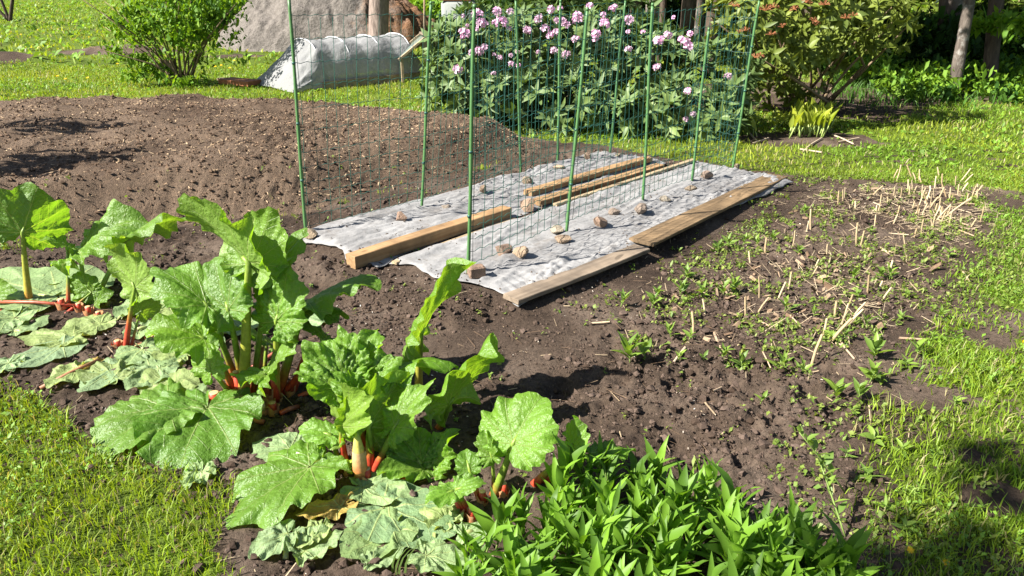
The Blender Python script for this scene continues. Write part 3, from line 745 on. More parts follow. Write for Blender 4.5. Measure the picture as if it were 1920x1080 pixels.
E0 = SR[-1]
netting(SL, .10, 1.3, .070, 'green wire netting along the left fleece bed, seen against the mound')
netting(SR, .13, 1.25, .070, 'green wire netting along the right fleece bed, seen against the pink rhododendron',
        extra=[(E0[0] + Vector((-.12, .12, 0)), E0[1] + Vector((-.16, .14, 0))), (E0[0] + Vector((-.32, .12, 0)), E0[1] + Vector((-.40, .12, 0))), (E0[0] + Vector((-.36, .02, 0)), E0[1] + Vector((-.44, .02, 0)))])
# ------------------------------------------------------------------ rhubarb
def rhubarb_blade(A, T, nrm, seed, width=.9, ruffle=.05, crinkle=.0, cup=.12, droop=.25, fold=.1, lobe=.10, tint=(1, 1, 1), nr=20, nt=124, flat=None, basal=1.0, side=1.0):
    """blade attached at A with its tip at T; nrm is about the way the upper face looks"""
    rs = np.random.default_rng(seed)
    if flat is not None: ruffle *= .5
    A, T = Vector(A), Vector(T); L = (T - A).length; X = (T - A).normalized()
    Z = Vector(nrm); Z = (Z - X * Z.dot(X)).normalized(); Yv = Z.cross(X)
    tm = R(168); th = np.linspace(-tm, tm, nt)
    prof = np.interp(np.degrees(np.abs(th)), [0, 15, 35, 60, 85, 110, 135, 155, 168], [1.0, .93, .80, .68, .60, .53, .46 * basal, .36 * basal, .22 * basal])
    p1, p2, p3, p4 = rs.random(4) * 6.28
    va = np.array([0, .6, 1.25, 2.05]); dmin = np.min(np.abs(np.abs(th)[:, None] - va[None]), 1)
    prof = prof * (1 + lobe * .6 * np.exp(-(dmin / .16) ** 2) - lobe * .27 + (.030 * np.sin(13 * th + p1) + .016 * np.sin(23 * th + p2) + .010 * np.sin(41 * th + p4)) * (1 if flat is None else .45) + .09 * fbm(th * 2.4 + seed, th * 0 + seed, seed, 3))
    rr = np.linspace(.012, 1, nr) ** .85
    TH, RR = np.meshgrid(th, rr); RAD = RR * prof[None]
    x = RAD * np.cos(TH); y = RAD * np.sin(TH) * width * np.where(TH > 0, side, 1)
    e = RR ** 2.4
    z = ruffle * e * (np.sin(7 * TH + p1) + .75 * np.sin(12 * TH + p2) + .55 * np.sin(21 * TH + p3) * RR ** 3 + 3.0 * fbm(TH * 2.2, RR * 2 + seed, seed + 3, 2))
    z = z - .10 * RR ** 5 * (1 + 3 * fbm(TH * 4 + seed, RR * 0, seed + 4, 2)) + rs.uniform(-.25, .25) * x * y
    dv = np.min(np.abs(np.abs(TH)[..., None] - va), -1) * RAD
    crinkle = max(crinkle, .045 if flat is None else 0)
    z = z + (.03 + crinkle * .5) * np.clip(1 - np.exp(-(dv / .07) ** 2), 0, 1) * RR * .5
    if crinkle: z = z + crinkle * (np.abs(fbm(x * 11, y * 11, seed + 5, 2)) - .1 + .5 * np.sin(TH * 30 + RR * 9) * e * .5)
    z = z + cup * y * y + fold * np.abs(y) - droop * np.clip(x, 0, 2) ** 2 * .5 - droop * .6 * np.clip(-x, 0, 1) ** 2
    k_ = droop * .5                                    # keep the tip on T
    P_ = np.array(A)[None, None] + L * (x[..., None] * np.array(X) + y[..., None] * np.array(Yv) + (z + k_ * np.clip(x, 0, 1))[..., None] * np.array(Z))
    if flat is not None:                               # a limp blade settles on the ground
        gx, gy = P_[..., 0], P_[..., 1]; g = hgt(gx, gy, False)
        w = .012 * (1 - np.abs(fbm(x * 2.0, y * 2.0, seed + 8, 2)) * 4) + .013 * np.clip(1 - np.abs(fbm(TH * 1.6, RR * 1.2 + seed, seed + 18, 2)) * 6, 0, 1) * RR + .004 * np.sin(TH * 8 + p1) * e
        P_[..., 2] = np.where(flat > 0, g + .012 + np.clip(w, -.004, .06) * flat + .25 * np.clip(P_[..., 2] - g - .012, 0, .12) * min(1, 1.2 - flat * .5), P_[..., 2])
    i = np.arange(nr * nt).reshape(nr, nt)
    c = np.array(tint)[None] * (1 + .25 * fbm(x.ravel() * 3, y.ravel() * 3, seed + 9, 2))[:, None]
    mb = MB()
    mb.add(P_.reshape(-1, 3), np.stack([i[:-1, :-1], i[1:, :-1], i[1:, 1:], i[:-1, 1:]], -1).reshape(-1, 4), c, np.stack([TH.ravel(), RAD.ravel()], 1))
    return mb, X, Z
RED, REDB, GRN, YEL = np.array((.40, .05, .022)), np.array((.28, .075, .035)), np.array((.16, .24, .03)), np.array((.42, .33, .05))
def petiole(B, A, X, r0, red=.45, bow=.04, top=GRN):
    B, A = Vector(B), Vector(A); d = (A - B); mid = B.lerp(A, .5) + Vector((random.uniform(-1, 1), random.uniform(-1, 1), 0)) * bow * d.length
    end = A + X * .03
    pts = []; rad = []; col = []
    for i in range(13):
        t = i / 12; q_ = (B * (1 - t) + mid * t) * (1 - t) + (mid * (1 - t) + A * t) * t
        pts.append(q_); rad.append(r0 * (1.7 - .95 * t)); k = min(max((t - red) / .3 + .5, 0), 1)
        col.append(RED * (1 - k) + (top * (1 - t) + GRN * t) * k)
    pts.append(end); rad.append(r0 * .42); col.append(GRN)
    mb = MB(); tube(mb, pts, rad, 8, np.array(col)); return mb
class Rhubarb:
    def __init__(s, px, py, label):
        s.c = gnd(px, py); s.t = thing('rhubarb_plant', s.c, label, 'rhubarb', 'rhubarb plants'); s.k = 0
    def leaf(s, base, A, T, nrm, r0=.010, red=.4, stalk=True, label=None, mat='rhubarb', top=GRN, **k):
        """base pixel of the stalk; A, T = (px, py, offset in y from the crown)"""
        b = gnd(*base); b = Vector((b.x, b.y, b.z - .01))
        a = AY(A[0], A[1], s.c.y + A[2]); t = AY(T[0], T[1], s.c.y + T[2]); s.k += 1
        mb, X, Z = rhubarb_blade(a, t, nrm, int(abs(s.c.x) * 1000) + s.k * 17, **k)
        o = mb.build('leaf', M[mat], s.t)
        if label: o['label'] = label
        if stalk: petiole(b, a, X, r0, red, top=top).build('leaf_stalk', M['stalk'], s.t)
    def stub(s, px, py, h, r, col=RED, lean=(0, 0)):
        """a cut stalk base with its papery sheath"""
        b = gnd(px, py); m = MB()
        tube(m, [b - UP * .01, b + Vector((lean[0] * .5, lean[1] * .5, h * .5)), b + Vector((lean[0], lean[1], h))], [r * 1.25, r * 1.05, r], 9, np.array([col, col, col])); X_ = Vector((lean[0], lean[1], h)).normalized(); e_ = b + Vector((lean[0], lean[1], h)); tube(m, [e_ + X_ * .0005, e_ + X_ * .002], [r, r * .8], 9, np.tile((.5, .36, .17), (2, 1)))
        m.build('stalk_stub', M['stalk'], s.t)
        m = MB(); n = 10; V = []; C = []
        for j in range(3):
            for i in range(n):
                a = 6.28 * i / n; q_ = r * (1.4 + .22 * j) * (1 + .15 * random.random()); hs = min(h, .038); hh = (-.01, hs * .45, hs * (.5 + .7 * random.random()))[j]
                V.append(b + Vector((math.cos(a) * q_, math.sin(a) * q_, hh))); C.append(np.array((.42, .17, .07)) * (.7 + .5 * random.random()) + j * np.array((.03, .05, .03)))
        m.add([tuple(v) for v in V], [(j * n + i, j * n + (i + 1) % n, (j + 1) * n + (i + 1) % n, (j + 1) * n + i) for j in range(2) for i in range(n) if not (j == 1 and i % 4 == 0)], C)
        m.build('sheath', M['stalk'], s.t)
VC = Vector((0, -1, .55))                              # roughly towards the camera
CL = Vector((-.6, -.6, .6)); UPV = Vector((0, -.1, 1)); AWAY = Vector((.3, .9, .5))

p = Rhubarb(75, 566, 'rhubarb plant at the left edge of the bed, with one tall fan shaped leaf')
p.leaf((55, 568), (42, 436, 0), (70, 352, .05), (-.35, .75, .45), r0=.012, red=.12, top=YEL, width=1.5, ruffle=.06, crinkle=.1, cup=.3, fold=.25, lobe=.14, droop=.15, tint=(.72, .82, .75))  # dark tint puts this leaf's shade into its colour
p.leaf((128, 575), (126, 462, .05), (72, 448, -.02), (0, -.1, 1), r0=.007, red=.3, ruffle=.06, crinkle=.10, width=.95, droop=.35)
p.leaf((160, 560), (150, 468, .1), (262, 402, .16), (-.25, -.2, 1), r0=.010, red=.2, ruffle=.07, crinkle=.12, width=.8, droop=.45, cup=-.1)
p.leaf((175, 565), (236, 452, .16), (352, 402, .22), (-.2, .2, 1), r0=.010, red=.2, ruffle=.055, crinkle=.05, width=.75, droop=.5, cup=-.15)
p.leaf((120, 585), (172, 548, -.02), (126, 520, .0), CL, r0=.006, red=.6, ruffle=.06, crinkle=.1, width=.9)
p.leaf((165, 590), (178, 572, -.05), (205, 545, -.05), CL, r0=.005, red=.6, ruffle=.08, crinkle=.12, width=.9)
p.leaf((5, 585), (-15, 560, 0), (18, 540, -.05), CL, r0=.006, red=.5, ruffle=.05, width=.9)
for a in ((118, 578, .05, .016), (168, 590, .04, .014), (186, 596, .03, .012), (150, 584, .04, .012)): p.stub(*a)
m = MB(); a, b = gnd(-20, 578), gnd(160, 580); tube(m, [a + UP * .03, a.lerp(b, .5) + UP * .035, b + UP * .02], .009, 8, np.array([REDB, REDB, RED])); m.build('fallen_stalk', M['stalk'], p.t)

p = Rhubarb(236, 655, 'small rhubarb with a single pale upright leaf on a pink stalk')
p.leaf((234, 655), (253, 540, .02), (212, 452, .06), (.35, .75, .25), r0=.009, red=.55, width=1.05, ruffle=.025, cup=.15, droop=.25, lobe=.05, tint=(1.25, 1.2, 1.3), basal=.9)
p.leaf((240, 655), (262, 585, .05), (300, 560, .07), AWAY, r0=.005, red=.5, ruffle=.05, width=.9, tint=(.9, .9, .9))
for a in ((222, 650, .035, .014), (258, 648, .03, .013), (285, 640, .03, .014), (308, 636, .035, .009)): p.stub(*a)

p = Rhubarb(470, 765, 'tallest rhubarb plant in the middle, with red stalks and many leaves')
p.leaf((455, 762), (466, 492, .0), (338, 368, .08), (.45, .75, .45), r0=.0155, red=.16, width=.72, ruffle=.035, cup=.25, fold=.12, droop=.2, lobe=.14, tint=(1.1, 1.1, 1.1), top=YEL * .8 + GRN * .2)
p.leaf((460, 755), (470, 494, .03), (512, 392, .08), (.45, .85, .3), r0=.008, red=.15, width=.95, ruffle=.03, cup=.2, fold=.1, droop=.1, tint=(.95, 1, .9))
p.leaf((475, 750), (505, 520, .08), (572, 428, .14), (-.5, -.6, .6), r0=.009, red=.2, width=.6, ruffle=.04, cup=.2, droop=.25, tint=(1, 1.02, 1.1))
p.leaf((520, 735), (572, 566, .12), (706, 520, .16), (-.2, .35, 1), r0=.013, red=.25, width=.8, ruffle=.05, cup=-.3, droop=.55, fold=-.1, lobe=.08, tint=(.9, .95, .9))
p.leaf((522, 730), (560, 590, .16), (652, 582, .22), (.2, .35, 1), r0=.010, red=.3, width=.85, ruffle=.04, droop=.4, tint=(.75, .85, .8))  # low leaf in shadow, its shade painted by the dark tint
p.leaf((516, 745), (518, 602, -.03), (545, 500, .02), (-.45, -.75, .4), r0=.011, red=.15, width=1.05, ruffle=.05, crinkle=.16, cup=.1, droop=.12, top=YEL, tint=(1, 1.05, 1))
p.leaf((458, 740), (428, 580, -.02), (398, 482, .10), (-.4, -.55, .7), r0=.011, red=.3, width=.85, ruffle=.045, crinkle=.05, cup=.15, droop=.3, tint=(.9, .95, 1.15))
p.leaf((452, 735), (388, 572, -.02), (292, 500, .06), (-.3, .1, 1), r0=.010, red=.35, width=.8, ruffle=.05, cup=-.2, droop=.45, tint=(.95, 1, .95))
p.leaf((448, 748), (382, 634, -.06), (276, 606, -.08), (-.1, -.15, 1), r0=.010, red=.45, width=.95, ruffle=.06, crinkle=.05, cup=-.25, droop=.4, tint=(1.1, 1.1, .8))
p.leaf((445, 745), (394, 692, -.1), (372, 610, -.02), (-.4, -.5, .6), r0=.008, red=.1, width=.75, ruffle=.03, droop=.15, tint=(1.2, 1.2, 1.2))
p.leaf((462, 768), (502, 702, -.06), (556, 640, -.06), (-.35, -.15, .9), r0=.007, red=.4, width=.8, ruffle=.05, crinkle=.03, droop=.3)
p.leaf((466, 768), (498, 702, -.07), (434, 706, -.09), (-.1, -.25, 1), r0=.006, red=.4, width=.7, ruffle=.07, droop=.3, tint=(1.1, 1.1, .8))
p.leaf((450, 740), (400, 600, .12), (420, 545, .18), (-.4, .4, .5), r0=.008, red=.5, width=.9, ruffle=.05, tint=(.85, .95, .8))
p.leaf((490, 735), (500, 640, .15), (440, 610, .2), (-.3, .5, .8), r0=.008, red=.5, width=.9, ruffle=.04, tint=(.8, .9, .8))
p.leaf((525, 735), (610, 640, .12), (560, 600, .15), (-.1, .3, 1), r0=.008, red=.5, width=.9, ruffle=.05, tint=(.8, .95, .8))
for a in ((404, 752, .05, .02), (453, 762, .16, .013, RED), (466, 758, .14, .012, RED), (505, 755, .12, .013, REDB), (518, 752, .15, .014, RED), (490, 775, .035, .018, np.array((.5, .4, .18))), (512, 770, .04, .015), (395, 700, .05, .008), (545, 735, .2, .014, RED * .7 + np.array((.1, .03, .02)), (.09, .05)), (482, 745, .2, .013, np.array((.40, .16, .08)), (.03, .04))): p.stub(*a)
for a, b in (((560, 745), (610, 728)), ((440, 785), (495, 790)), ((525, 775), (560, 760)), ((470, 690), (560, 640))):
    m = MB(); a, b = gnd(*a), gnd(*b); tube(m, [a + UP * .012, a.lerp(b, .5) + UP * .016, b + UP * .012], .010, 8, np.array([RED, REDB * 1.1 + .03, REDB])); m.build('fallen_stalk', M['stalk'], p.t)

p = Rhubarb(680, 890, 'rhubarb plant in the front middle with a thick yellow sheathed shoot')
p.leaf((650, 872), (640, 801, 0), (622, 716, .10), (.05, .8, .6), r0=.0095, red=.75, width=1.75, ruffle=.045, cup=.15, droop=.25, lobe=.12, tint=(1.05, 1.05, .75))
p.leaf((680, 860), (645, 722, .16), (585, 668, .2), (-.3, -.2, 1), r0=.009, red=.4, width=.95, ruffle=.07, crinkle=.1, droop=.4, tint=(1.1, 1.1, 1.05))
p.leaf((690, 850), (672, 716, .2), (706, 640, .3), (-.3, -.45, .9), r0=.009, red=.4, width=.9, ruffle=.07, crinkle=.12, droop=.4, tint=(1.1, 1.1, 1.05))
for A_, T_ in (((640, 728, .12), (556, 698, .10)), ((648, 718, .14), (572, 648, .18)), ((662, 708, .18), (640, 614, .26)), ((682, 702, .20), (700, 618, .28)), ((690, 722, .14), (752, 672, .18)), ((668, 742, .08), (628, 700, .08))):
    p.leaf((690, 850), A_, T_, (-.35 + random.uniform(-.2, .2), -.45, .85), r0=.006, red=.4, width=.85, ruffle=.08, crinkle=.17, droop=.4, lobe=.14, tint=(1.08, 1.1, 1.02))
p.leaf((690, 850), (700, 712, .16), (735, 668, .2), (-.2, -.5, .9), r0=.008, red=.4, width=.9, ruffle=.09, crinkle=.15, droop=.4, tint=(1.1, 1.1, 1))
p.leaf((690, 850), (712, 705, .22), (848, 668, .26), (-.15, .25, 1), r0=.010, red=.4, width=.75, ruffle=.05, droop=.35, cup=-.15, tint=(.9, 1, .7))
p.leaf((690, 880), (692, 800, .04), (760, 700, .14), (.15, .8, .55), r0=.012, red=.5, width=1.1, ruffle=.025, cup=.1, droop=.15, tint=(.9, .95, .75))
p.leaf((700, 880), (740, 800, .02), (806, 712, .08), (-.55, -.55, .6), r0=.009, red=.4, width=.55, ruffle=.03, lobe=.2, droop=.1, tint=(1.15, 1.15, 1.1))
p.leaf((785, 735), (790, 626, .40), (868, 478, .46), (-.62, .35, .4), r0=.011, red=.05, width=.5, ruffle=.05, cup=.5, fold=.25, lobe=.16, droop=-.1, top=YEL, tint=(1, 1.02, .9))
p.leaf((822, 800), (842, 758, .22), (928, 640, .3), (-.5, .6, .5), r0=.010, red=.2, width=.72, ruffle=.05, cup=.25, fold=.15, droop=.15, tint=(1, 1.05, .85))
p.leaf((740, 890), (790, 868, .02), (735, 798, .06), (-.2, -.5, .8), r0=.009, red=.55, width=.9, ruffle=.08, crinkle=.2, droop=.3, tint=(.95, 1.05, 1.05))
p.leaf((750, 890), (812, 872, .02), (850, 806, .05), (-.35, -.5, .8), r0=.009, red=.55, width=.75, ruffle=.08, crinkle=.2, droop=.2, tint=(1.1, 1.15, .9))
p.leaf((740, 905), (795, 880, 0), (708, 882, -.06), (-.2, -.3, 1), r0=.007, red=.5, width=.55, ruffle=.06, droop=.4, tint=(1.1, 1.1, 1))
p.leaf((640, 872), (620, 815, .05), (560, 800, .07), (-.2, -.3, 1), r0=.008, red=.1, width=.7, ruffle=.03, droop=.3, tint=(1.2, 1.25, 1.2))
p.leaf((640, 878), (604, 868, 0), (585, 832, .02), CL, r0=.005, red=.2, width=.9, ruffle=.09, crinkle=.2)
m = MB(); b = gnd(678, 905); ys_ = np.array((.5, .43, .1))
tube(m, [b, b + UP * .03, b + UP * .07, b + UP * .11, b + UP * .14, b + UP * .18], [.021, .022, .022, .019, .014, .005], 12, np.array([REDB, (.42, .2, .06), (.52, .3, .13), ys_, ys_, GRN])); m.build('thick_shoot', M['stalk'], p.t)
m = MB(); tube(m, [b + UP * .035 + Vector((.0, -.002, 0)), b + UP * .07, b + UP * .11 + Vector((.002, 0, 0))], [.025, .0245, .0225], 12, np.array([(.45, .16, .05), (.5, .28, .12), (.55, .36, .18)]), cap=False); m.build('papery_sheath', M['stalk'], p.t)
m = MB(); b2 = gnd(660, 885); nn = 70; a = np.arange(nn) * 2.4; zz = 1 - 2 * (np.arange(nn) + .5) / nn; rr_ = np.sqrt(1 - zz * zz)
lumps(m, b2.x + .017 * rr_ * np.cos(a), b2.y + .017 * rr_ * np.sin(a), np.full(nn, .0062), np.tile((.25, .36, .03), (nn, 1)), (ICO, IF), sink=.5, jit=.1, z=b2.z + .03 + .021 * zz)
m.build('flower_bud', M['stalk'], p.t)
for a in ((690, 905, .06, .013, RED), (716, 878, .04, .011), (650, 880, .05, .009, np.array((.5, .3, .25))), (700, 870, .03, .01)): p.stub(*a)
for a, b in (((560, 885), (625, 893)),):
    m = MB(); a, b = gnd(*a), gnd(*b); tube(m, [a + UP * .05, b + UP * .05], .009, 8, np.tile((.6, .52, .4), (2, 1))); m.build('cut_stalk', M['stalk'], p.t)

p = Rhubarb(895, 965, 'front right rhubarb with one broad sunlit leaf, beside the leafy green clump')
p.leaf((925, 925), (962, 832, .05), (1012, 738, .14), (-.4, -.55, .8), r0=.010, red=.12, width=1.25, ruffle=.035, cup=.1, fold=.1, droop=.25, lobe=.06, tint=(1.1, 1.15, 1.05))
p.leaf((925, 915), (922, 856, .06), (905, 806, .1), (-.5, -.2, .6), r0=.005, red=.3, width=.8, ruffle=.08, fold=.4, cup=.4)
p.leaf((880, 960), (850, 920, 0), (796, 940, -.06), (-.3, -.35, 1), r0=.007, red=.6, width=.75, ruffle=.05, droop=.35, tint=(1.1, 1.15, 1.15))
p.leaf((885, 960), (855, 918, 0), (908, 900, .0), (-.2, -.4, 1), r0=.007, red=.6, width=.7, ruffle=.05, droop=.3, tint=(1.1, 1.15, 1.15))
p.leaf((1000, 905), (1068, 848, .08), (1085, 780, .12), (.5, .4, .5), r0=.009, red=.3, width=.7, ruffle=.05, cup=.3, tint=(.9, 1, .85))
p.leaf((1020, 900), (1110, 850, .1), (1190, 846, .1), (.1, -.1, 1), r0=.008, red=.4, width=.55, ruffle=.06, droop=.4, tint=(1, 1.05, .9))
p.leaf((905, 945), (880, 880, .08), (870, 842, .12), (-.2, -.3, 1), r0=.007, red=.5, width=1.1, ruffle=.05, tint=(.85, .95, .85))
for a in ((868, 962, .06, .010, RED, (-.02, .0)), (885, 975, .05, .010, RED), (905, 945, .05, .011), (945, 930, .05, .010)): p.stub(*a)

# leaves cut and left lying on the bed
def cut_leaf(A, T, seed, label, mat='cutleaf', lift=.02, flat=.8, stalk=None, name='cut_leaf', **k):
    a, t = gnd(*A), gnd(*T); a.z = hz(a.x, a.y) + lift; t.z = hz(t.x, t.y) + .01
    k.setdefault('ruffle', .05); k.setdefault('droop', .15)
    if mat == 'cutleaf':
        q_ = k.get('tint', (1, 1, 1)); v_ = random.random(); k['tint'] = tuple(a_ * b_ for a_, b_ in zip(q_, (1.15, 1.04, .86) if v_ < .25 else (1.0, 1.0, 1.1) if v_ < .55 else (1, 1, 1)))
    mb, X, Z = rhubarb_blade(a, t, (0, 0, 1), seed, flat=flat, **k)
    o = thing(name, a, label, 'leaf', 'cut rhubarb leaves lying on the soil')
    mb.build('blade', M[mat], o)
    if stalk:
        b = gnd(*stalk); m = MB(); c = np.array((.3, .33, .12)) if mat != 'deadleaf' else np.array((.3, .14, .07))
        tube(m, [a, a.lerp(b, .5) + UP * .01, Vector((b.x, b.y, b.z + .012))], [.007, .008, .009], 7, np.tile(c, (3, 1))); m.build('leaf_stalk', M['stalk'], o)
cut_leaf((322, 790), (160, 862), 901, 'biggest green leaf lying flat on the lawn edge at the left', 'rhubarb', .07, flat=None, width=.95, ruffle=.035, droop=.15, fold=.12, lobe=.12, tint=(.95, .97, 1.1))
cut_leaf((395, 792), (330, 892), 902, 'dark shaded leaf lying right of the biggest flat leaf', 'rhubarb', .06, flat=None, width=1.1, ruffle=.03, droop=.2, fold=.1, lobe=.08, tint=(.8, .9, .85))
cut_leaf((585, 905), (428, 985), 903, 'large green leaf lying in front of the sheathed shoot', 'rhubarb', .08, flat=None, width=.95, ruffle=.03, droop=.2, fold=.15, lobe=.13, tint=(.95, 1, 1))
cut_leaf((545, 850), (478, 838), 904, 'pale limp leaf behind the large lying leaf', stalk=None, width=1.1, tint=(1.1, 1.1, 1.1))
cut_leaf((120, 655), (10, 700), 905, 'broad grey green wilted leaf at the left bed edge', width=.7, flat=.5, tint=(.95, .95, 1.1))
cut_leaf((140, 640), (40, 640), 906, 'curled grey wilted leaf above the broad wilted one', width=.7, flat=1.2, ruffle=.09)
cut_leaf((30, 600), (-60, 640), 907, 'crumpled wilted leaf in the left corner of the bed', width=.8, flat=1.3, ruffle=.1)
cut_leaf((60, 540), (-30, 520), 908, 'pale wilted leaf behind the tall left stalk', width=.9, flat=.9, tint=(1.15, 1.15, 1.15))
cut_leaf((110, 560), (95, 505), 909, 'bluish wilted leaf leaning on the left stalk stubs', width=.9, flat=.9)
cut_leaf((235, 690), (150, 745), 910, 'wilted leaf with pale ribs between the withered leaf and the biggest leaf', width=.6, flat=.9, stalk=None, tint=(1.05, 1.05, 1.15))
cut_leaf((270, 665), (345, 690), 911, 'crumpled pale leaf right of the pink stalk', width=.8, flat=1.3, ruffle=.1, stalk=(275, 655))
cut_leaf((300, 700), (240, 745), 912, 'torn pale leaf above the biggest flat leaf', width=.7, flat=1.1, ruffle=.08)
cut_leaf((345, 675), (295, 660), 913, 'limp pale leaf beside the tallest plant', width=.9, flat=1.0)
cut_leaf((290, 570), (215, 600), 914, 'whitish limp leaf under the single upright leaf', width=.8, flat=.9, tint=(1.2, 1.2, 1.15), stalk=(330, 562))
cut_leaf((320, 580), (380, 600), 915, 'limp leaf behind the tallest rhubarb at its left', width=.8, flat=.9)
cut_leaf((190, 690), (115, 712), 916, 'withered yellow brown leaf with a red brown stalk', 'deadleaf', .05, flat=1.0, width=.38, ruffle=.08, stalk=(76, 730))
cut_leaf((640, 960), (555, 985), 917, 'withered yellow leaf below the large lying leaf', 'deadleaf', .04, flat=1.2, width=.5, ruffle=.09)
cut_leaf((720, 960), (850, 1010), 918, 'big wilted leaf tinted dark for the shade at the front', width=.9, flat=.9, tint=(.75, .82, .9))  # tint carries the shade cast on the front pile
cut_leaf((735, 1000), (640, 1055), 919, 'dark limp leaf under the big shaded wilted one', width=.9, flat=1.1, tint=(.75, .85, .9))  # shade of the pile is in the tint here too
cut_leaf((540, 1010), (470, 1050), 920, 'crumpled grey leaf with bent pale stalk at the lawn edge', width=.9, flat=1.4, ruffle=.1, stalk=(535, 1045))
cut_leaf((570, 1040), (640, 1010), 921, 'crinkled wilted leaf at the bottom between lawn and shade', width=.9, flat=1.4, ruffle=.1)
cut_leaf((800, 1050), (880, 1075), 922, 'pale wilted leaf at the foot of the leafy clump', width=.8, flat=1.0)
cut_leaf((380, 890), (350, 925), 923, 'small pale leaf scrap between the two flat green leaves', width=.9, flat=1.0, tint=(1.2, 1.2, 1.2))
cut_leaf((680, 925), (775, 945), 924, 'limp grey leaf behind the big shaded wilted one', width=.7, flat=1.2, ruffle=.09)
cut_leaf((1000, 1075), (930, 1060), 925, 'wilted leaf mostly hidden by the leafy clump', width=.8, flat=1.1)
cut_leaf((460, 620), (400, 600), 926, 'pale limp leaf behind the middle stalks', width=.8, flat=1.0)

MORE = [(20, 690, -60, 700, 'pale limp leaf cut off by the left edge of the picture beside the lawn'), (150, 700, 90, 735, 'small limp leaf poking out under the withered leaf'), (190, 610, 110, 630, 'limp leaf beside the fallen red stalk'), (30, 625, 90, 600, 'limp leaf in front of the fallen red stalk'),
    (215, 715, 160, 690, 'folded pale leaf under the withered one'), (330, 735, 280, 705, 'curled pale leaf just behind the biggest flat leaf'), (350, 770, 380, 730, 'pale leaf peeping from behind the biggest flat leaf'), (260, 625, 330, 620, 'limp leaf behind the pale upright leaf stalk'),
    (360, 640, 420, 655, 'limp grey leaf at the left foot of the tallest plant'), (600, 1000, 560, 1040, 'grey crumpled leaf at the bottom left of the shaded pile'), (840, 985, 790, 960, 'limp leaf tip at the right of the shaded pile'), (870, 1010, 920, 1000, 'limp leaf half under the clump at its left'),
    (700, 1060, 760, 1040, 'dark grey limp leaf at the bottom edge by the thin grass blades'), (75, 560, 30, 545, 'limp leaf at the foot of the tall left stalk'), (560, 600, 620, 610, 'shaded limp leaf right of the tallest plant')]
for i, (a, b, c_, d, lb) in enumerate(MORE):
    q_ = random.uniform(.85, 1.2); cut_leaf((a, b), (c_, d), 950 + i, lb, width=random.uniform(.7, 1.0), flat=random.uniform(.7, 1.3), ruffle=random.uniform(.04, .09), tint=(q_, q_, q_ * 1.04), stalk=(a + random.uniform(10, 30), b + random.uniform(-10, 6)) if i % 2 else None)
# ------------------------------------------------------------------ shared little leaves
def lance_mesh(name, mat, L=1.0, W=.2, bend=.35, fold=.3, seed=0, ns=7, tipw=1.0, wave=.0):
    """leaf along +x, upper face +z, unit length"""
    V = []; Fq = []
    for i in range(ns + 1):
        t = i / ns; w = W * (math.sin(math.pi * min(t ** .75, 1)) * (1 - .12 * t) + .10 * (1 - t)) * .5
        if i == ns: w = .004
        x = L * (t - .12 * bend * t ** 3); z = -bend * .5 * t * t + .10 * bend * t + wave * .03 * math.sin(t * 9 + seed)
        V += [(x, w, z + fold * w + wave * .02 * math.sin(t * 14 + seed)), (x, 0, z), (x, -w, z + fold * w)]
    for i in range(ns):
        b = i * 3; Fq += [(b, b + 1, b + 4, b + 3), (b + 1, b + 2, b + 5, b + 4)]
    m = MB(); m.add(V, Fq); return m.mesh(name, M[mat])
def leaf_matrix(base, d, size, roll=0.0, wide=1.0):
    d = Vector(d).normalized(); y = UP.cross(d)
    y = y.normalized() if y.length > 1e-3 else Vector((0, 1, 0)); z = d.cross(y)
    Mx = Matrix((d, y, z)).transposed().to_4x4() @ Matrix.Rotation(roll, 4, 'X') @ Matrix.Diagonal((size, size * wide, size, 1))
    return Matrix.Translation(base) @ Mx
SHOOT_L = [lance_mesh('shoot_leaf', 'shoot', W=w * .84, bend=b, fold=f, seed=i, wave=.8) for i, (w, b, f) in enumerate(((.24, .3, .35), (.27, .6, .3), (.21, .15, .45), (.26, .9, .25), (.3, .45, .4), (.22, .7, .3)))]
SEED_L = [lance_mesh('seedling_leaf', 'seedling', W=w, bend=b, fold=.4, seed=i, ns=5) for i, (w, b) in enumerate(((.34, .3), (.4, .6), (.28, .1)))]
def shoot(name, base, h, n, L0, meshes, stemmat, label, cat, group, lean=.25, r=.003, first=.15, opn=(18, 75)):
    t = thing(name, base, label, cat, group)
    a = random.random() * 6.28; tip = base + Vector((math.cos(a) * lean * h, math.sin(a) * lean * h, h))
    mid = base.lerp(tip, .5) + Vector((random.uniform(-.1, .1), random.uniform(-.1, .1), .05)) * h * .6
    cur = lambda s_: (base * (1 - s_) + mid * s_) * (1 - s_) + (mid * (1 - s_) + tip * s_) * s_
    m = MB(); tube(m, [cur(i / 5) for i in range(6)], [r * (1.2 - .7 * i / 5) for i in range(6)], 5, np.tile((.17, .24, .06), (6, 1))); m.build('stem', M['stalk'], t)
    az = random.random() * 6.28
    for i in range(n):
        s_ = first + (1 - first) * (i / max(n - 1, 1)); az += 2.4 + random.uniform(-.4, .4)
        el = R(random.uniform(*opn) * .4 + (opn[0] + (opn[1] - opn[0]) * s_) * .6)
        d = Vector((math.cos(az) * math.cos(el), math.sin(az) * math.cos(el), math.sin(el)))
        L = L0 * (.65 + .5 * math.sin(math.pi * (.25 + .6 * s_))) * random.uniform(.75, 1.15)
        put('leaf', random.choice(meshes), t, leaf_matrix(cur(s_), d, L, random.uniform(-.5, .5), random.uniform(.8, 1.2)))
    return t
CLUMP = GP([(880, 1060), (930, 1020), (1010, 985), (1110, 925), (1230, 925), (1340, 970), (1430, 1010), (1500, 1065), (1590, 1110), (1610, 1250), (1300, 1400), (900, 1400), (850, 1150)])
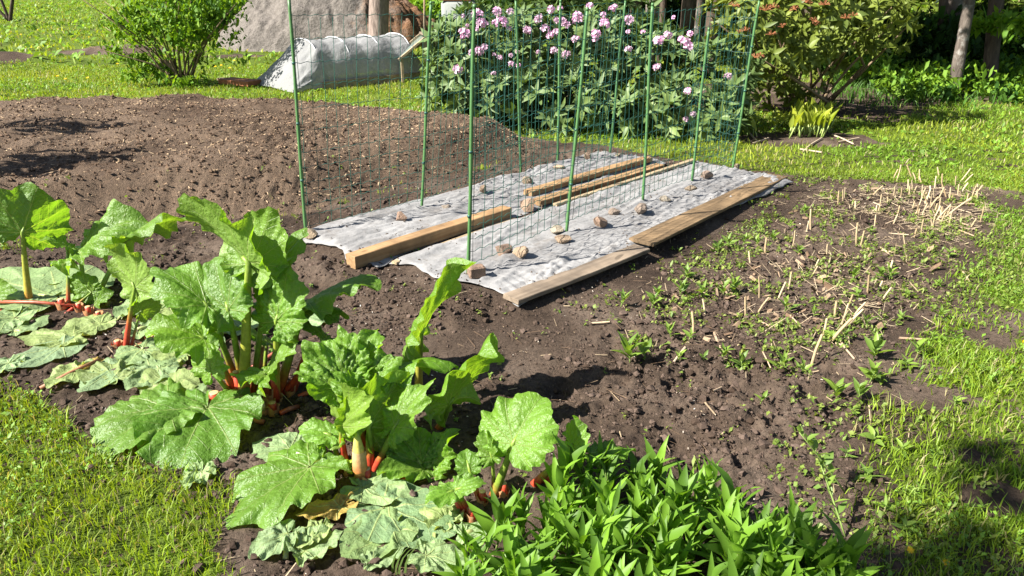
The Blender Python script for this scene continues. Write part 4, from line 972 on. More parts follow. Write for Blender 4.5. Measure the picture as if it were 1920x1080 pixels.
def shoot_where(x, y):
    if x < .0: return 'at the left end of the foreground clump'
    if x > .72: return 'at the right end of the foreground clump'
    if y > 1.62: return 'in the back row of the foreground clump'
    return 'in the left front of the clump' if x < .36 else 'in the right front of the clump'
n = 0
while n < 170:
    x, y = random.uniform(-.4, 1.1), random.uniform(1.18, 1.95)
    if sdist(CLUMP, np.array([x]), np.array([y]))[0] < 0: continue
    n += 1; b = Vector((x, y, hz(x, y) - .005))
    shoot('leafy_shoot', b, random.uniform(.08, .20), random.randint(7, 12), random.uniform(.075, .145), SHOOT_L, 'stalk',
          'leafy green shoot with long pointed leaves, %s' % shoot_where(x, y), 'plant', 'leafy green shoots, %s' % shoot_where(x, y), opn=(34, 83))
# grass leaves standing out of the shaded wilted pile
mb = MB()
for px, py in ((742, 1075), (748, 1078), (760, 1080), (735, 1070)):
    b = gnd(px, py); a = random.uniform(-.5, .8)
    V = [(b.x + math.cos(a) * .10 * t ** 2 + sx * .0035 * (1 - t), b.y, b.z + .17 * t - .05 * t ** 3) for t in np.linspace(0, 1, 6) for sx in (-1, 1)]
    mb.add(V, [(2 * i, 2 * i + 1, 2 * i + 3, 2 * i + 2) for i in range(5)], (.2, .3, .08))
tag(mb.build('grass_tuft', M['grass']), 'few long thin grass blades by the dark wilted leaf', 'grass')

zpx = lambda x, y: (1100 + x * .427, 300 + y * .427)
SEEDL = [(190, 890, 1.5), (255, 885, 1.1), (400, 885, .8), (515, 885, .6), (595, 885, .9), (690, 895, 1.1), (850, 905, 1.3), (945, 915, 1.1), (1260, 880, 1.3), (1240, 985, 1.2), (1100, 1040, 1.2), (1200, 1060, 1),
         (765, 1060, .7), (430, 525, 1.0), (410, 595, 1.1), (310, 605, .7), (500, 605, 1), (600, 595, 1), (640, 585, 1.1), (150, 645, 1), (285, 645, 1), (575, 405, 1), (625, 385, 1), (685, 375, .8), (890, 295, .8), (955, 238, .8),
         (770, 300, .7), (870, 665, 1.1), (1230, 745, 1), (1130, 795, .9), (370, 785, 1), (445, 805, .8), (1290, 525, .9), (1330, 525, .9), (815, 355, .8), (930, 415, .8), (1070, 255, .7), (1030, 305, .7), (1250, 325, .7), (215, 800, .7),
         (1450, 870, 1), (1540, 700, .9), (1000, 690, .6), (1170, 520, .8), (745, 380, .8)]
for i, (x, y, k) in enumerate(SEEDL):
    b = gnd(*zpx(x, y)); wh = 'in the nearest row on dark crumbly soil' if y > 860 else 'in the far part among dry stems' if y < 440 else 'at the left edge by the smooth soil' if x < 700 else 'in the middle near the pale stem cluster'
    shoot('seedling', b, .05 * k * random.uniform(.8, 1.2), random.randint(5, 9), .060 * k, SEED_L, 'stalk', 'light green seedling with pointed leaves, %s' % wh, 'seedling', 'seedlings, %s' % wh, r=.0025, first=.25, opn=(15, 72))
WEEDS = [(1640, 640), (1690, 600), (1650, 720), (1700, 690), (1745, 640), (1600, 780), (1640, 830), (1700, 560), (1760, 540), (1780, 480), (1820, 520), (1585, 860), (1625, 900), (1690, 850), (1660, 960), (1720, 930), (1790, 760), (1840, 700), (1750, 860), (1610, 560), (1560, 640), (1840, 960), (1690, 1000), (1880, 840)]
for i, (px, py) in enumerate(WEEDS):
    b = gnd(px, py); wh = 'near the bottom right corner' if py > 820 else 'half way up the bed edge' if py > 620 else 'at the far right of the bed'
    shoot('weed', b, .03, random.randint(6, 11), random.uniform(.03, .055), SEED_L, 'stalk', 'low leafy weed between soil and right lawn, %s' % wh, 'weed', 'weeds along the right lawn edge, %s' % wh, r=.002, first=.1, opn=(5, 45))
# a taller weed at the lawn edge
for px, py, k, lb in ((1585, 925, 1.6, 'lanky weed with toothed leaves at the edge of the right lawn'), (1585, 1005, 1.2, 'low weed below the lanky one at the lawn edge')):
    b = gnd(px, py); shoot('weed', b, .14 * k, 12, .05, SEED_L, 'stalk', lb, 'weed', None, r=.003, lean=.8)

# cut dry stems
STEMS = [(985, 300, 985, 215), (965, 320, 975, 270), (720, 455, 712, 400), (785, 410, 790, 340), (905, 385, 915, 310), (1000, 475, 1020, 435), (990, 515, 1015, 465), (885, 570, 900, 490), (840, 605, 875, 535), (760, 600, 757, 510), (750, 668, 800, 603), (700, 680, 697, 600), (520, 680, 510, 610), (470, 755, 463, 665), (1235, 580, 1240, 505), (1295, 615, 1338, 560), (1275, 575, 1300, 530), (1090, 690, 1098, 620),
         (1065, 800, 1165, 695), (1120, 715, 1150, 630), (1165, 690, 1225, 625), (1130, 730, 1215, 655), (990, 880, 1035, 765), (1040, 765, 1055, 695), (1150, 640, 1170, 590), (1185, 365, 1190, 275), (1205, 370, 1220, 310), (1265, 295, 1270, 240), (1280, 230, 1295, 150), (1530, 270, 1600, 195), (1560, 255, 1690, 165), (1600, 230, 1690, 170), (1105, 195, 1108, 135), (1125, 180, 1125, 130), (1470, 170, 1475, 110),
         (1410, 140, 1412, 85), (1350, 165, 1355, 115), (1380, 165, 1385, 120), (1530, 120, 1535, 70), (1560, 110, 1562, 60), (1620, 110, 1622, 70), (1255, 150, 1300, 115), (1640, 150, 1675, 100), (1700, 160, 1740, 110), (1590, 190, 1598, 120), (1580, 250, 1600, 200), (1520, 300, 1530, 250), (1470, 320, 1480, 260), (1440, 340, 1450, 300), (1400, 370, 1390, 320), (1365, 240, 1375, 200), (1330, 480, 1345, 440), (1055, 430, 1058, 370),
         (1430, 140, 1428, 90), (1500, 200, 1480, 150), (1540, 180, 1570, 120), (1460, 100, 1462, 40), (1550, 70, 1540, 30), (1430, 220, 1440, 180), (1320, 200, 1322, 160), (1180, 210, 1180, 180)]
for k in range(46):                                    # the crowded far end
    x0, y0 = random.gauss(1540, 120), random.uniform(80, 300); l = random.uniform(25, 75); a = random.gauss(.15, .6)
    STEMS.append((x0, y0, x0 + l * math.sin(a), y0 - l * math.cos(a)))
LYING = [(random.uniform(1280, 1720), y_, 0, 0) for y_ in np.linspace(150, 330, 26)]
LYING = [(x_, y_, x_ + random.uniform(-90, 90), y_ + random.uniform(-22, 22)) for x_, y_, _a, _b in LYING]
LYING += [(950, 745, 890, 690), (1295, 400, 1350, 415), (1105, 790, 1175, 885), (1080, 450, 1125, 415), (650, 690, 740, 640), (1590, 290, 1700, 340), (730, 690, 800, 740), (1290, 385, 1330, 420), (770, 860, 810, 900), (560, 760, 590, 830), (430, 850, 380, 900), (1370, 790, 1480, 800), (1650, 500, 1680, 540), (20, 725, 100, 727), (550, 1040, 590, 1010)]
def dry_stem(A, B, r, c, label, group, lift=.0):
    m = MB(); t = thing('dry_stem' if group.startswith('dry') else 'straw_stick', A, label, 'stem', group)
    c = np.array(c); d = (B - A); k = Vector((random.uniform(-.03, .03), 0, 0))
    tube(m, [A - UP * (.01 if lift == 0 else 0), A + d * .5 + k * d.length, B], [r * 1.15, r, r * .92], 7, np.array([c * .8, c, c * 1.1]), cap=False); m.build('stalk', M['straw'], t)
    m = MB(); X = d.normalized(); tube(m, [B - X * .001, B - X * .0005], [r * .9, r * .5], 7, np.tile(c * .5, (2, 1))); m.build('dark_end_plug', M['straw'], t)  # plug coloured dark for the shade inside the hollow stem
SPECIAL = {18: 'longest pale stem, leaning far right out of the stem cluster', 22: 'thick pale stem leaning at the front of the stem cluster', 14: 'short thick whitish stem standing alone', 0: 'tall whitish stem near the left of the weedy bed', 30: 'long bleached stem leaning right at the far end of the bed'}
for i, (x0, y0, x1, y1) in enumerate(STEMS):
    A = gnd(*zpx(x0, y0)); px, py = zpx(x1, y1); B = AY(px, py, A.y + random.uniform(-.03, .03))
    sw = 'standing at the far end of the weedy bed' if y0 < 260 else 'standing in the middle of the weedy bed' if y0 < 540 else 'standing in the near half of the weedy bed'
    t = random.random(); c = (.5 - .14 * t, .40 - .14 * t, .25 - .11 * t)
    dry_stem(A, B, random.uniform(.004, .0062) * (1.25 if i in SPECIAL else 1), c, SPECIAL.get(i, 'cut dry straw coloured stem, %s' % sw), 'dry cut stems' + ('' if i in SPECIAL else ', ' + sw))
for (x0, y0, x1, y1) in LYING:
    A, B = gnd(*zpx(x0, y0)), gnd(*zpx(x1, y1)); A.z += .008; B.z += .012; t = random.random()
    dry_stem(A, B, random.uniform(.003, .006), (.46 - .14 * t, .36 - .14 * t, .24 - .1 * t), 'dry straw stick lying flat on the soil', 'straw sticks lying on the soil', .01)
# ------------------------------------------------------------------ rhododendrons
RH_L = [lance_mesh('rhododendron_leaf', 'rhodo', W=w, bend=b, fold=f, seed=i, ns=4) for i, (w, b, f) in enumerate(((.31, .3, .25), (.35, .5, .2), (.28, .15, .3)))]
RHY_L = [lance_mesh('rhododendron_leaf', 'rhodo_y', W=w, bend=b, fold=f, seed=i, ns=4) for i, (w, b, f) in enumerate(((.34, .3, .25), (.4, .5, .2), (.32, .2, .3)))]
LM = {}
def raw(me):
    if me.name not in LM:
        v = np.empty(len(me.vertices) * 3, np.float32); me.vertices.foreach_get('co', v)
        LM[me.name] = (v.reshape(-1, 3).astype(float), np.array([p_.vertices[:] for p_ in me.polygons]))
    return LM[me.name]
def truss(r, seed):
    rs = np.random.default_rng(seed); m = MB(); k = 9
    for i in range(k):
        z = 1 - 1.25 * (i + .5) / k; a = i * 2.4; q_ = math.sqrt(max(0, 1 - z * z))
        d = Vector((q_ * math.cos(a), q_ * math.sin(a), z)); c = d * r * (.45 + .35 * rs.random())
        u = d.cross(Vector((.3, .5, .8))).normalized(); w = d.cross(u)
        for j in range(5):
            b = 6.28 * j / 5 + rs.random() * .3; b1, b2 = b - .5, b + .5; R_ = r * (.55 + .2 * rs.random())
            pts = [c, c + (u * math.cos(b1) + w * math.sin(b1)) * R_ * .7 + d * r * .22, c + (u * math.cos(b) + w * math.sin(b)) * R_ + d * r * .25, c + (u * math.cos(b2) + w * math.sin(b2)) * R_ * .7 + d * r * .2]
            m.add([tuple(x) for x in pts], [(0, 1, 2, 3)])
    return m.mesh('flower_truss', M['petal'])
TR = [truss(1, s_) for s_ in range(3)]
def spent(seed):
    m = MB(); rs = np.random.default_rng(seed)
    for i in range(16):
        d = Vector((rs.normal(), rs.normal(), abs(rs.normal()) + .3)).normalized()
        tube(m, [Vector((0, 0, 0)), d * .55, d * 1.0 + Vector((0, 0, -.15))], [.05, .04, .075], 4, np.array([(.3, .12, .05), (.32, .13, .06), (.24, .1, .05)]), cap=False)
    return m.mesh('spent_flower_head', M['litter'])
SP = [spent(s_) for s_ in range(3)]
def bush(name, base, blobs, dens, leafL, meshes, label, cat, flowers=(), nleaf=(9, 14), inner=.35, stems=9, up=.45, seed=1, keep=None):
    """blobs: (centre, radii). Whorls of leaves on the blobs; the 300 that show largest are parts"""
    rs = np.random.default_rng(seed); t = thing(name, base, label, cat)
    camv = Vector((0, 0, CAM_H)); L = []
    for c, r in blobs:
        area = 4 * math.pi * ((r[0] * r[1]) ** 1.6 / 3 + (r[0] * r[2]) ** 1.6 / 3 + (r[1] * r[2]) ** 1.6 / 3) ** (1 / 1.6)
        for _ in range(int(area * dens)):
            d = rs.normal(0, 1, 3); d /= np.linalg.norm(d); f = 1 - inner * rs.random() ** 1.5
            f *= 1 + .12 * fbm(np.array([d[0] * 3 + seed]), np.array([d[1] * 3 + d[2] * 3]), seed, 2)[0] * 2
            p_ = Vector(c) + Vector((d[0] * r[0], d[1] * r[1], d[2] * r[2])) * f
            if p_.z < hz(p_.x, p_.y) + .03 or any(o is not c and ((p_.x - o.x) / q_[0]) ** 2 + ((p_.y - o.y) / q_[1]) ** 2 + ((p_.z - o.z) / q_[2]) ** 2 < .5 for o, q_ in blobs): continue
            if keep and not keep(p_): continue
            ax = Vector((d[0] / r[0], d[1] / r[1], d[2] / r[2])).normalized() * .8 + Vector((0, 0, up)) + Vector(rs.normal(0, .22, 3)); ax.normalize()
            face = ax.dot((camv - p_).normalized()); n = int(rs.integers(*nleaf)); u = ax.cross(Vector((.13, .4, .7))).normalized(); w = ax.cross(u); o0 = rs.random() * 6.28
            for i in range(n):
                b = o0 + 6.28 * i / n + rs.normal(0, .2); e = rs.uniform(-.05, 1.05)
                dd = (u * math.cos(b) + w * math.sin(b)) * math.cos(e) + ax * math.sin(e)
                y_ = ax.cross(dd).normalized(); z_ = dd.cross(y_); s_ = leafL * rs.uniform(.7, 1.15)
                if z_.dot(ax) < 0: y_, z_ = -y_, -z_
                Mx = Matrix.Translation(p_) @ Matrix((dd, y_, z_)).transposed().to_4x4() @ Matrix.Diagonal((s_, s_, s_, 1))
                vis = abs(z_.dot((camv - p_).normalized())) * s_ * (1 + 1.2 * max(face, -.5)) - .12 * p_.y + rs.random() * .02
                L.append((vis, Mx, int(rs.integers(len(meshes)))))
    L.sort(key=lambda a: -a[0])
    for vis, Mx, k in L[:300]: put('leaf', meshes[k], t, Mx)
    m = MB()
    for k in range(len(meshes)):
        v, f = raw(meshes[k]); A = np.array([np.array(a[1]) for a in L[300:] if a[2] == k])
        if len(A) == 0: continue
        V = np.einsum('nij,vj->nvi', A[:, :3, :3], v) + A[:, None, :3, 3]
        m.add(V.reshape(-1, 3), (np.arange(len(A))[:, None, None] * len(v) + f[None]).reshape(-1, 4))
    m.build('foliage', meshes[0].materials[0], t, kind='stuff')
    for i in range(stems):
        c, r = blobs[i % len(blobs)]; q_ = Vector((rs.normal(0, .5) * r[0], rs.normal(0, .5) * r[1], rs.uniform(-.2, .6) * r[2])) + c
        b = Vector(base) + Vector((rs.normal(0, .18), rs.normal(0, .12), -.02)); mid = b.lerp(q_, .5) + Vector((rs.normal(0, .12), rs.normal(0, .1), -.06))
        m = MB(); tube(m, [b, b.lerp(mid, .6), mid, mid.lerp(q_, .5), q_], [.022, .019, .016, .012, .006], 6); m.build('branch', M['twig'], t)
    for (px, py, y, r, kind) in flowers:
        p_ = AY(px, py, y); me = (TR if kind == 0 else SP)[int(rs.integers(3))]
        put('flower_truss' if kind == 0 else 'spent_flower_head', me, t, Matrix.Translation(p_) @ Matrix.Rotation(rs.uniform(0, 6), 4, 'Z') @ Matrix.Rotation(rs.uniform(-.5, .5), 4, 'X') @ Matrix.Diagonal((r, r, r, 1)))
    return t
def bl(px, py, y, rx, ry, rz): return (AY(px, py, y), (rx, ry, rz))
FL = [(900, 30, .068), (935, 25, .07), (925, 45, .06), (955, 25, .06), (905, 45, .07), (945, 45, .065), (877, 63, .06), (910, 88, .055), (895, 100, .05), (853, 128, .058), (886, 99, .045), (921, 138, .035), (962, 122, .035), (977, 122, .04), (985, 60, .06), (1005, 96, .035), (1020, 55, .045),
      (1035, 65, .05), (1042, 60, .05), (1036, 95, .06), (1058, 40, .055), (1065, 104, .045), (1085, 37, .065), (1088, 32, .05), (1112, 15, .05), (1120, 68, .06), (1131, 48, .06), (1130, 27, .045), (1178, 35, .055), (1180, 97, .05), (1232, 78, .06), (1250, 68, .065), (1281, 80, .06), (1293, 88, .06), (1290, 62, .04), (1228, 125, .045), (1294, 168, .05), (1289, 222, .045), (1298, 218, .035), (1362, 142, .045), (1060, 50, .05), (1010, 38, .05), (1148, 12, .045)]
yf = lambda px: 7.75 if px < 1000 else 7.65 if px < 1200 else 7.35
pb = [bl(890, 120, 8.35, .50, .6, .62), bl(1000, 110, 8.45, .60, .7, .66), bl(1100, 105, 8.45, .65, .7, .68), bl(1210, 135, 8.2, .55, .65, .55), bl(1310, 165, 7.95, .50, .55, .48), bl(920, 175, 8.2, .55, .55, .36), bl(1060, 190, 8.05, .75, .55, .36), bl(1210, 205, 7.8, .60, .5, .33), bl(1330, 215, 7.6, .38, .4, .28), bl(1372, 150, 7.8, .20, .35, .40), bl(850, 165, 8.3, .34, .4, .42), bl(1150, 60, 8.6, .5, .5, .4)]
b0 = gnd(1090, 215)
bush('rhododendron', b0, pb, 38, .155, RH_L, 'wide rhododendron bush with pink flowers behind the netting', 'bush', [(a + random.uniform(-6, 6), b + random.uniform(-4, 4), yf(a), r * random.uniform(.6, 1.0), 0) for a, b, r in FL + [(random.uniform(850, 1330), random.uniform(15, 110), random.uniform(.025, .045)) for _ in range(22)]], inner=.45, seed=3)
FB = [(1376, 12, .06), (1435, 20, .07), (1450, 15, .06), (1446, 66, .055), (1468, 52, .055), (1385, 62, .045), (1415, 108, .055), (1530, 48, .05), (1512, 5, .06), (1545, 10, .06), (1585, 35, .055), (1525, 40, .05), (1425, 105, .045), (1600, 30, .05), (1398, 58, .05), (1490, 18, .05)]
yb = [bl(1400, 40, 8.1, .45, .5, .42), bl(1480, 30, 8.2, .5, .5, .45), bl(1560, 20, 8.3, .48, .5, .42), bl(1430, 105, 7.95, .36, .4, .30), bl(1640, 25, 8.3, .40, .4, .26), bl(1690, 60, 8.3, .14, .2, .15), bl(1500, 90, 8.1, .35, .4, .22), bl(1610, 75, 8.5, .2, .3, .14), bl(1480, 120, 9.2, .6, .4, .5), bl(1440, 60, 8.9, .6, .5, .6), bl(1560, 40, 9.2, .7, .5, .55)]
b1 = gnd(1520, 200)
bush('rhododendron', b1, yb, 34, .13, RHY_L, 'taller bare legged rhododendron with yellowish leaves and brown spent flower heads', 'bush', [(a, b, 7.55, r, 1) for a, b, r in FB], stems=16, seed=5, nleaf=(5, 8), inner=.4)

# ------------------------------------------------------------------ hostas in the bare patch
HO_L = [lance_mesh('hosta_leaf', 'hosta', W=w, bend=b, fold=.7, seed=i, ns=6) for i, (w, b) in enumerate(((.36, -.1), (.42, .2), (.5, .45)))]
def hosta(px0, px1, py, n, L, opn, label):
    c = gnd((px0 + px1) / 2, py); t = thing('hosta', c, label, 'hosta', 'hostas below the rhododendrons')
    for i in range(n):
        b = gnd(random.uniform(px0, px1), py + random.uniform(-16, 10)); az = random.random() * 6.28; el = R(random.uniform(*opn))
        d = Vector((math.cos(az) * math.cos(el), math.sin(az) * math.cos(el), math.sin(el))); k = L * random.uniform(.7, 1.1)
        m = MB(); e = b + d * k * .55; tube(m, [b, b.lerp(e, .5), e], [.009, .008, .006], 5, np.tile((.28, .36, .1), (3, 1))); m.build('leaf_stalk', M['stalk'], t)
        put('leaf', random.choice(HO_L), t, leaf_matrix(e - d * .01, d, k * .8, random.uniform(-1, 1)))
hosta(1478, 1556, 250, 85, .235, (68, 88), 'bright yellow green clump of furled hosta leaves')
hosta(1432, 1462, 240, 8, .17, (50, 80), 'few open hosta leaves left of the furled clump')
hosta(1402, 1420, 246, 5, .15, (50, 80), 'small hosta shoots close to the farthest right stake')
mb = MB()
x = np.array([]); 
for px, py, qx, qy in ((1403, 250, 1420, 268), (1410, 272, 1440, 262), (1540, 262, 1505, 288), (1500, 283, 1540, 290), (1560, 255, 1600, 275), (1570, 270, 1610, 262)):
    a, b = gnd(px, py), gnd(qx, qy); dry_stem(a + UP * .015, b + UP * .02, .008, (.42, .33, .23), 'dry straw stick on the bare soil around the hostas', 'straw sticks around the hostas', .01)

# ------------------------------------------------------------------ broad leaved shrubs and trees
def leafcloud(m, c, r, n, s, col, seed, flatz=.6, inner=.5, clump=3.0):
    rs = np.random.default_rng(seed)
    d = rs.normal(0, 1, (n * 2, 3)); d /= np.linalg.norm(d, axis=1)[:, None]; f = 1 - inner * rs.random((n * 2, 1)) ** 1.3
    P_ = d * f * np.array(r)
    k = fbm(P_[:, 0] * clump / max(r) + seed, P_[:, 1] * clump / max(r) + P_[:, 2] * clump / max(r) * 1.3, seed, 2) > -.08
    P_ = (P_[k] + np.array(c))[:n]; n = len(P_)
    a = rs.random(n) * 6.28; tx, ty = rs.normal(0, flatz, n), rs.normal(0, flatz, n)
    u = np.stack([np.cos(a), np.sin(a), -(tx * np.cos(a) + ty * np.sin(a))], 1); v = np.stack([-np.sin(a), np.cos(a), (tx * np.sin(a) - ty * np.cos(a))], 1)
    s = (s * (.6 + .7 * rs.random(n)))[:, None]
    up = np.array([0, 0, .2]) * s
    V = np.stack([P_ - u * s * .55, P_ - v * s * .36 + up, P_ + u * s * .6, P_ + v * s * .36 + up], 1)
    b = np.arange(n)[:, None] * 4
    t = rs.random((n, 1)); cc = np.array(col[0]) * (1 - t) + np.array(col[1]) * t
    m.add(V.reshape(-1, 3), np.concatenate([b + [0, 1, 2], b + [0, 2, 3]]), np.repeat(cc, 4, 0))
GR1 = ((.09, .20, .02), (.19, .31, .03)); GR2 = ((.03, .085, .015), (.075, .16, .025)); GR3 = ((.012, .035, .008), (.03, .065, .012))  # the darkest pair paints woodland shade into the leaf colour
# currant like shrub on the far lawn
c = gnd(342, 162); t = thing('shrub', c, 'bushy bright green shrub with many stems behind the mound', 'shrub')
m = MB(); rs = np.random.default_rng(11)
for i in range(26):
    a = float(np.clip(rs.normal(-.10, .6), -1.0, .8)); ln = rs.uniform(1.1, 1.9); e = c + Vector((math.sin(a) * ln * .95 - .1, rs.normal(0, .35), math.cos(a) * ln))
    b = c + Vector((rs.normal(0, .09), rs.normal(0, .07), 0)); mid = b.lerp(e, .45) + Vector((-math.sin(a) * .16, 0, .06))
    tube(m, [b, b.lerp(mid, .5), mid, mid.lerp(e, .5), e], [.016, .014, .012, .008, .004], 5)
m.build('stems', M['twig'], t)
m = MB()
for k, (px, py, rx, rz, n) in enumerate(((330, 25, .55, .42, 850), (250, 20, .5, .35, 600), (400, 30, .45, .42, 600), (330, 75, .42, .3, 420), (300, 130, .28, .16, 420), (270, 115, .22, .14, 260), (380, 110, .18, .2, 60), (440, 70, .16, .22, 70), (230, 50, .3, .2, 420), (345, 150, .35, .10, 300), (215, 95, .25, .16, 240), (255, 140, .22, .12, 200), (370, 60, .4, .3, 500), (265, 60, .3, .25, 420), (330, -40, .9, .4, 1400), (440, 5, .25, .3, 180), (455, 115, .07, .12, 22))):
    leafcloud(m, AY(px, py, c.y + rs.normal(0, .1)), (rx, .5 if rx > .3 else .25, rz), int(n * .72), .052, GR1, 20 + k, 1.0, .95)
m.build('foliage', M['crown'], t, kind='stuff')
# trunks
def trunk_mesh(m, pts, rad, seed, n=14):
    P_ = [Vector(p_) for p_ in pts]; Q = []; Rr = []
    for i in range(len(P_) - 1):
        for k in range(8): Q.append(P_[i].lerp(P_[i + 1], k / 8)); Rr.append(rad[i] + (rad[i + 1] - rad[i]) * k / 8)
    Q.append(P_[-1]); Rr.append(rad[-1])
    tube(m, Q, Rr, n)
    v = m.v[-1]; ce = np.repeat(np.array(Q), n, 0); dd = v - ce; a = np.tile(np.arange(n) * 6.28 / n, len(Q))
    m.v[-1] = ce + dd * (1 + .22 * fbm(a * 1.5 + seed, v[:, 2] * 3, seed, 3) + .25 * np.exp(-np.maximum(v[:, 2] - P_[0].z, 0) / .12) * (.5 + vn(a * 1.2, a * 0, seed)))[:, None]
def tree(base, top, r, mat, label, crown=(), name='tree', lean_px=None, group='trees at the garden edge', forks=(), col=GR2, seed=1, ls=.11):
    t = thing(name, base, label, 'tree', group); m = MB()
    b = Vector(base); e = Vector(top); trunk_mesh(m, [b - UP * .05, b.lerp(e, .35) + Vector((.02, 0, 0)), b.lerp(e, .7), e], [r * 1.1, r, r * .85, r * .55], seed); m.build('trunk', M[mat], t)
    for a in forks:
        m = MB(); trunk_mesh(m, [b + UP * .03, b.lerp(Vector(a), .5) + Vector((0, 0, .05)), Vector(a)], [r * .9, r * .8, r * .5], seed + 5, 10); m.build('trunk', M[mat], t)
    rs = np.random.default_rng(seed)
    for i, (cc, rr_, n) in enumerate(crown):
        if i < 6:
            m = MB(); s_ = b.lerp(e, rs.uniform(.6, .95)); g_ = Vector(cc) + Vector(rs.normal(0, .2, 3)); tube(m, [s_, s_.lerp(g_, .5) + UP * .1, g_], [r * .35, r * .22, r * .06], 5); m.build('branch', M[mat], t)
    if crown:
        m = MB()
        for i, (cc, rr_, n) in enumerate(crown): leafcloud(m, cc, rr_, n, ls, col, seed * 31 + i, .8, .9)
        m.build('crown', M['crown'], t, kind='stuff')
    return t
def up_to(b, px, py, z):                               # a point at the base's distance, along a pixel line, at height z
    q_ = AY(px, py, b.y); k = (z - b.z) / (q_.z - b.z); return b + (q_ - b) * k
def crown_over(c, n, rx, rz, cnt, seed):
    rs = np.random.default_rng(seed)
    return [(Vector(c) + Vector((rs.normal(0, rx * .6), rs.normal(0, rx * .5), rs.normal(0, rz * .5))), (rx * .6, rx * .6, rz * .45), cnt) for _ in range(n)]
b = gnd(1786, 182); e = up_to(b, 1815, 0, 3.6)
tree(b, e, .070, 'bark_pale', 'slim pale lichen spotted trunk leaning right at the lawn edge', crown_over(e + Vector((.6, .4, .9)), 6, 1.2, 1.0, 420, 3), seed=3)
b = gnd(1855, 168); e = up_to(b, 1866, 0, 4.2)
tree(b, e, .095, 'bark', 'rough brown trunk at the far right behind the pale leaning one', crown_over(e + Vector((.3, .3, .5)), 6, 1.4, 1.1, 450, 4) + [(AY(1868, 38, b.y - .5), (.38, .3, .12), 200), (AY(1915, 50, b.y - .9), (.22, .25, .2), 130), (AY(1845, 52, b.y - .4), (.22, .25, .1), 90)], seed=4, col=GR1, ls=.085)
b = gnd(1762, 128); e = up_to(b, 1768, 0, 5.5)
tree(b, e, .065, 'bark', 'thin brown trunk touching a thicker grey one at the right', crown_over(e + Vector((0, .3, .5)), 5, 1.5, 1.2, 420, 5), seed=5)
b = gnd(1783, 124); e = up_to(b, 1790, 0, 6)
tree(b, e, .13, 'bark_pale', 'thick grey trunk right behind the thin brown one', crown_over(e + Vector((0, .3, .5)), 6, 1.8, 1.4, 450, 6), seed=6)
b = gnd(1920, 150); e = up_to(b, 1925, 0, 5)
for k, (px, r, mt, lb) in enumerate(((1218, .11, 'bark_pale', 'pale trunk behind the pink rhododendron, left of the mottled pair'), (1287, .12, 'bark', 'dark trunk, left one of the mottled pair behind the rhododendron'), (1306, .11, 'bark_pale', 'whitish mottled trunk, right one of the pair behind the rhododendron'), (1243, .06, 'bark', 'thin dark stem between the trunks behind the pink rhododendron'))):
    b = AY(px, 60, 13.5 + k * .35); b.z = hz(b.x, b.y); e = up_to(b, px + random.uniform(-4, 8), 0, 6)
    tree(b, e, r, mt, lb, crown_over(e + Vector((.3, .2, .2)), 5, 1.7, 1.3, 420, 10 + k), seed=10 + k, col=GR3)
b = AY(708, 70, 15.5); b.z = hz(b.x, b.y); e = up_to(b, 709, 0, 5)
tree(b, e, .185, 'bark_pink', 'big pinkish grey trunk behind the white tunnel', crown_over(e + Vector((2.2, 5.0, 3.5)), 5, 1.6, 1.1, 380, 21), seed=21)
b = gnd(18, 41); e = up_to(b, 22, 0, 2.6)
tree(b, e, .055, 'bark', 'small fork stemmed tree on the far lawn at the top left', [(e + Vector((.3, 0, .5)), (.9, .9, .7), 700), (e + Vector((1.0, .2, .2)), (.7, .7, .4), 320)], forks=[up_to(b, 2, 0, 2.2), up_to(b, -14, 10, 2.3)], seed=22, group=None)
shade_crown = [(Vector((x_, y_, z_)), (1.2, 1.1, .7), 620) for x_, y_, z_ in ((2.6, 10.2, 3.3), (3.9, 9.8, 3.6), (5.2, 10.0, 3.3), (3.2, 11.4, 3.9), (4.6, 11.2, 3.4), (2.4, 12.6, 4.3), (4.0, 12.6, 4.0), (1.4, 11.6, 4.2))]  # unseen canopy added above the view to shade the woods behind
b = AY(1335, 60, 12.6); b.z = hz(b.x, b.y); e = up_to(b, 1338, 0, 5.2)
tree(b, e, .10, 'bark', 'dark trunk added to bear the shading crown, behind the yellowish rhododendron at its left', shade_crown, seed=33, col=GR3, ls=.2)
# deeper woods: rows of trees whose crowns shade what is below them
WOOD = [(2.6, 16.5), (4.6, 18), (6.4, 16), (8.4, 17.5), (10, 14.8), (11.5, 17), (1.2, 19.5), (3.6, 21), (7.3, 20.5), (13.3, 15.5), (14.8, 19), (10.6, 21.5), (-1.4, 24), (12.6, 12.4), (5.5, 14.6), (1.0, 23.5), (-4.5, 27), (9.0, 13.2)]
for k, (x, y) in enumerate(WOOD):
    b = Vector((x, y, hz(x, y))); h = random.uniform(6, 8); e = b + Vector((random.uniform(-.4, .4), 0, h))
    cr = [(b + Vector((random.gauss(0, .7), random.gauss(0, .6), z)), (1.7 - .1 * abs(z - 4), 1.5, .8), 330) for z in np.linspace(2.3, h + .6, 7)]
    tree(b, e, random.uniform(.09, .15), 'bark', 'dark leafy tree standing deep in the shady woods', cr, seed=40 + k, col=GR3, group='trees deep in the woods', ls=.2)
